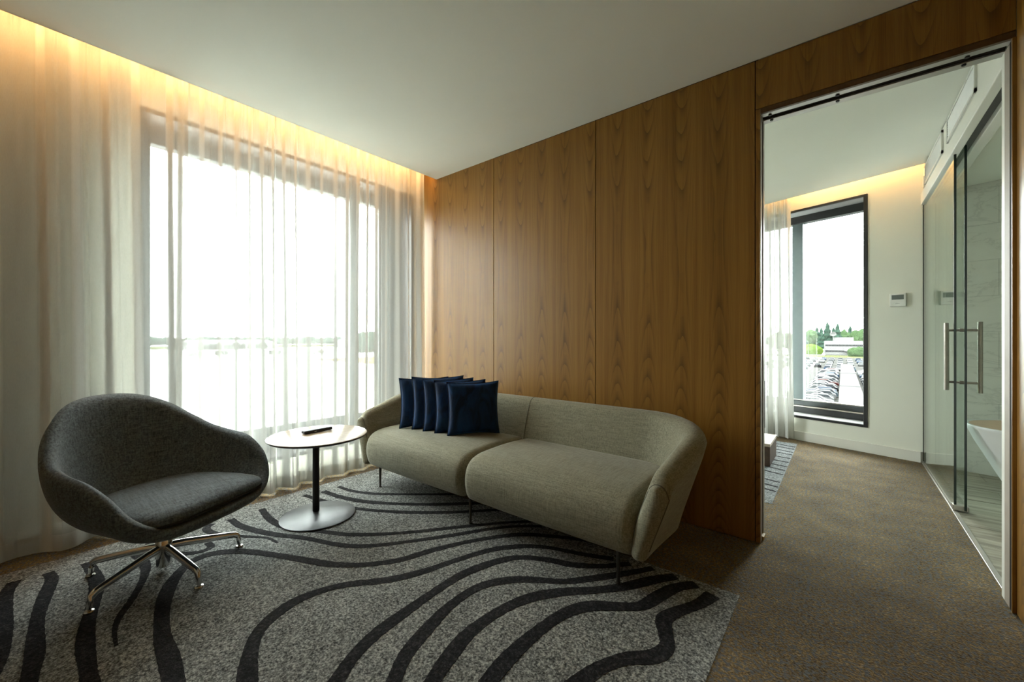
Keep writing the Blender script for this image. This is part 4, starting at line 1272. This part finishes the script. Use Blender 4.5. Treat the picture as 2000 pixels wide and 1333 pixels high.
# cars: one car built in parts, then copied
CARCOLS = [('white', (0.034, 0.035, 0.036)), ('silver', (0.0185, 0.0195, 0.020)), ('grey', (0.0095, 0.010, 0.011)), ('black', (0.003, 0.003, 0.0034)), ('blue', (0.0055, 0.010, 0.019)), ('pale blue', (0.014, 0.019, 0.023)), ('red', (0.014, 0.0035, 0.003))]
CARM = [plain('car_paint_' + n.replace(' ', '_'), c, 0.6, 0, 0.02, 0.02) for n, c in CARCOLS]
M_CWIN = plain('car_glass', (0.004, 0.005, 0.006), 0.3, 0, 0.05)
M_TYRE = plain('tyre', (0.003, 0.003, 0.003), 0.9, 0, 0.0)
def make_car():
    root = bpy.data.objects.new('car', None); COL.objects.link(root)
    side = [(-2.12, 0.28), (-2.15, 0.55), (-2.08, 0.82), (-1.95, 0.92), (-1.0, 0.98), (0.95, 0.98), (1.75, 0.86), (2.08, 0.70), (2.15, 0.45), (2.10, 0.28)]
    v = []
    for yv, sc in ((-0.86, 0.97), (-0.80, 1.0), (0.80, 1.0), (0.86, 0.97)):
        for x, z in side:
            v.append((x * sc, yv, 0.28 + (z - 0.28) * (1.0 if abs(yv) < 0.83 else 0.93)))
    m = len(side)
    f = grid_faces(4, m) + [(i * m + m - 1, i * m, (i + 1) * m, (i + 1) * m + m - 1) for i in range(3)] + [tuple(range(m)), tuple(3 * m + j for j in range(m))]
    mesh_obj('body', v, f, CARM[0], root, False)
    def cab(name, zs, mat):
        v = []
        for z, xa, xb, hw in zs:
            v += [(xa, -hw, z), (xb, -hw, z), (xb, hw, z), (xa, hw, z)]
        n = len(zs)
        f = [(4 * i + k_, 4 * i + (k_ + 1) % 4, 4 * i + 4 + (k_ + 1) % 4, 4 * i + 4 + k_) for i in range(n - 1) for k_ in range(4)] + [(0, 1, 2, 3), tuple(4 * n - 4 + k_ for k_ in range(4))]
        return mesh_obj(name, v, f, mat, root)
    cab('windows', [(0.95, -1.75, 1.05, 0.78), (1.34, -1.35, 0.42, 0.64)], M_CWIN)
    cab('roof', [(1.335, -1.38, 0.45, 0.65), (1.42, -1.20, 0.28, 0.57)], CARM[0])
    for wx in (-1.32, 1.34):
        for wy in (-0.80, 0.80):
            tube('wheel', [(wx, wy - 0.09, 0.31), (wx, wy + 0.09, 0.31)], 0.31, M_TYRE, root, 12)
    return root
CAR0 = make_car()
for c_ in CAR0.children:
    if c_.name.split('.')[0] in ('body', 'roof'):
        c_.material_slots[0].link = 'OBJECT'
        c_.material_slots[0].material = CARM[0]
first = [True]
rc = random.Random(77)
def place_car(x, yv, rz, ci, where, group):
    o = CAR0 if first[0] else copy_tree(CAR0)
    first[0] = False
    o.location = (x, yv, GZ)
    o.rotation_euler = (0, 0, rz)
    tag(o, CARCOLS[ci][0] + ' car' + where, 'car', group)
    for c_ in o.children:
        if c_.name.split('.')[0] in ('body', 'roof'):
            c_.material_slots[0].link = 'OBJECT'
            c_.material_slots[0].material = CARM[ci]
pal = [0, 0, 1, 1, 2, 0, 5, 3, 1, 0, 2, 4, 0, 6]
yv = 62.0
i = 0
while yv < 150:
    place_car(-2.9 + rc.uniform(-0.25, 0.25), yv, (0 if rc.random() < 0.5 else math.pi) + rc.uniform(-0.03, 0.03), pal[(i * 5 + 3) % len(pal)], ', %s from the near end, in the row left of the walkway canopy' % ORD[i], 'cars left of the canopy')
    if yv > 66:
        place_car(5.4 + rc.uniform(-0.25, 0.25), yv, (0 if rc.random() < 0.5 else math.pi) + rc.uniform(-0.03, 0.03), pal[(i * 3 + 6) % len(pal)], ', %s from the near end, in the row right of the walkway canopy' % ORD[i - 2], 'cars right of the canopy')
    yv += 2.75
    i += 1
for row, yv in enumerate((158, 172, 188, 206, 226)):
    x = -21.0
    n_ = 0
    while x < 10:
        if rc.random() < 0.9:
            place_car(x, yv + rc.uniform(-0.3, 0.3), math.pi / 2 * (1 if rc.random() < 0.5 else -1), pal[rc.randrange(len(pal))], ', %s from the left, in the %s row beyond the canopy' % (ORD[n_], ORD[row]), 'cars in the far rows')
            n_ += 1
        x += 2.9

# airfield beyond the living room window: hangars, vans, tree line, one tree
M_HANG = plain('hangar_sheet', (0.0479, 0.0513, 0.0548), 0.6)
M_HROOF = plain('hangar_roof', (0.0684, 0.0684, 0.0720), 0.5)
for hx, hy, wx, wy, hh, lab in ((-420, 120, 40, 60, 8, 'low grey hangar on the airfield, leftmost behind the sheer'), (-395, 235, 36, 44, 9, 'low grey hangar in the middle of the airfield'), (-360, 300, 30, 34, 8, 'low grey hangar nearest the lone tree')):
    hg_ = thing('hangar', (hx, hy, GZ), lab, 'hangar', 'hangars on the airfield')
    boxes('wall', [(hx - wx / 2, hx + wx / 2, hy - wy / 2, hy + wy / 2, GZ, GZ + hh * 0.7)], M_HANG, hg_)
    v = []
    for yy_ in (hy - wy / 2 - 0.5, hy + wy / 2 + 0.5):
        v += [(hx - wx / 2 - 0.5, yy_, GZ + hh * 0.7), (hx, yy_, GZ + hh), (hx + wx / 2 + 0.5, yy_, GZ + hh * 0.7)]
    mesh_obj('roof', v, [(0, 1, 4, 3), (1, 2, 5, 4), (0, 1, 2), (3, 4, 5), (0, 2, 5, 3)], M_HROOF, hg_)
    for k_ in range(3):
        ya = hy - wy / 2 + 4 + k_ * (wy - 8) / 3
        boxes('door', [(hx + wx / 2, hx + wx / 2 + 0.2, ya, ya + (wy - 8) / 3 - 1.5, GZ, GZ + hh * 0.55)], M_BWIN, hg_)
for i, (vx, vy) in enumerate(((-262, 60), (-270, 74), (-255, 96), (-248, 118), (-240, 140), (-243, 152), (-228, 150))):
    vn = thing('van', (vx, vy, GZ), ('white', 'silver', 'grey')[i % 3] + ' service van on the apron, %s from the left' % ORD[i], 'van', 'vans on the apron')
    vm = CARM[i % 3]
    boxes('body', [(vx - 1.1, vx + 1.1, vy - 3.0, vy + 3.0, GZ + 0.4, GZ + 2.7)], vm, vn, bevel=0.25, seg=2)
    boxes('windows', [(vx - 1.12, vx + 1.12, vy + 1.2, vy + 2.6, GZ + 1.6, GZ + 2.3)], M_CWIN, vn)
    for wx in (-0.95, 0.95):
        for wy in (-2.0, 2.0):
            tube('wheel', [(vx + wx - 0.12, vy + wy, GZ + 0.4), (vx + wx + 0.12, vy + wy, GZ + 0.4)], 0.4, M_TYRE, vn, 10)
broadleaf(-205, 124, 13.5, 7.5, 4.4, 'lone dark tree at the right of the airfield view', 'airfield_tree', M_PINE, None)
# far forest line: thousands of crowns, one object
bm = bmesh.new()
rf = random.Random(9)
for i in range(420):
    a = math.radians(rf.uniform(88, 176))
    d_ = rf.uniform(690, 760)
    x, yv = d_ * math.cos(a), d_ * math.sin(a)
    hh = rf.uniform(8.5, 12.5)
    mt = Matrix.Translation((x, yv, GZ + hh * 0.45)) @ Matrix.Diagonal((rf.uniform(6, 10), rf.uniform(6, 10), hh * 0.55, 1))
    bmesh.ops.create_icosphere(bm, subdivisions=1, radius=1.0, matrix=mt)
me = bpy.data.meshes.new('distant_forest')
bm.to_mesh(me); bm.free()
me.materials.append(M_PINE)
fo_ = put(bpy.data.objects.new('distant_forest', me))
tag(fo_, 'hazy dark forest line on the horizon', 'forest')
fo_['kind'] = 'stuff'
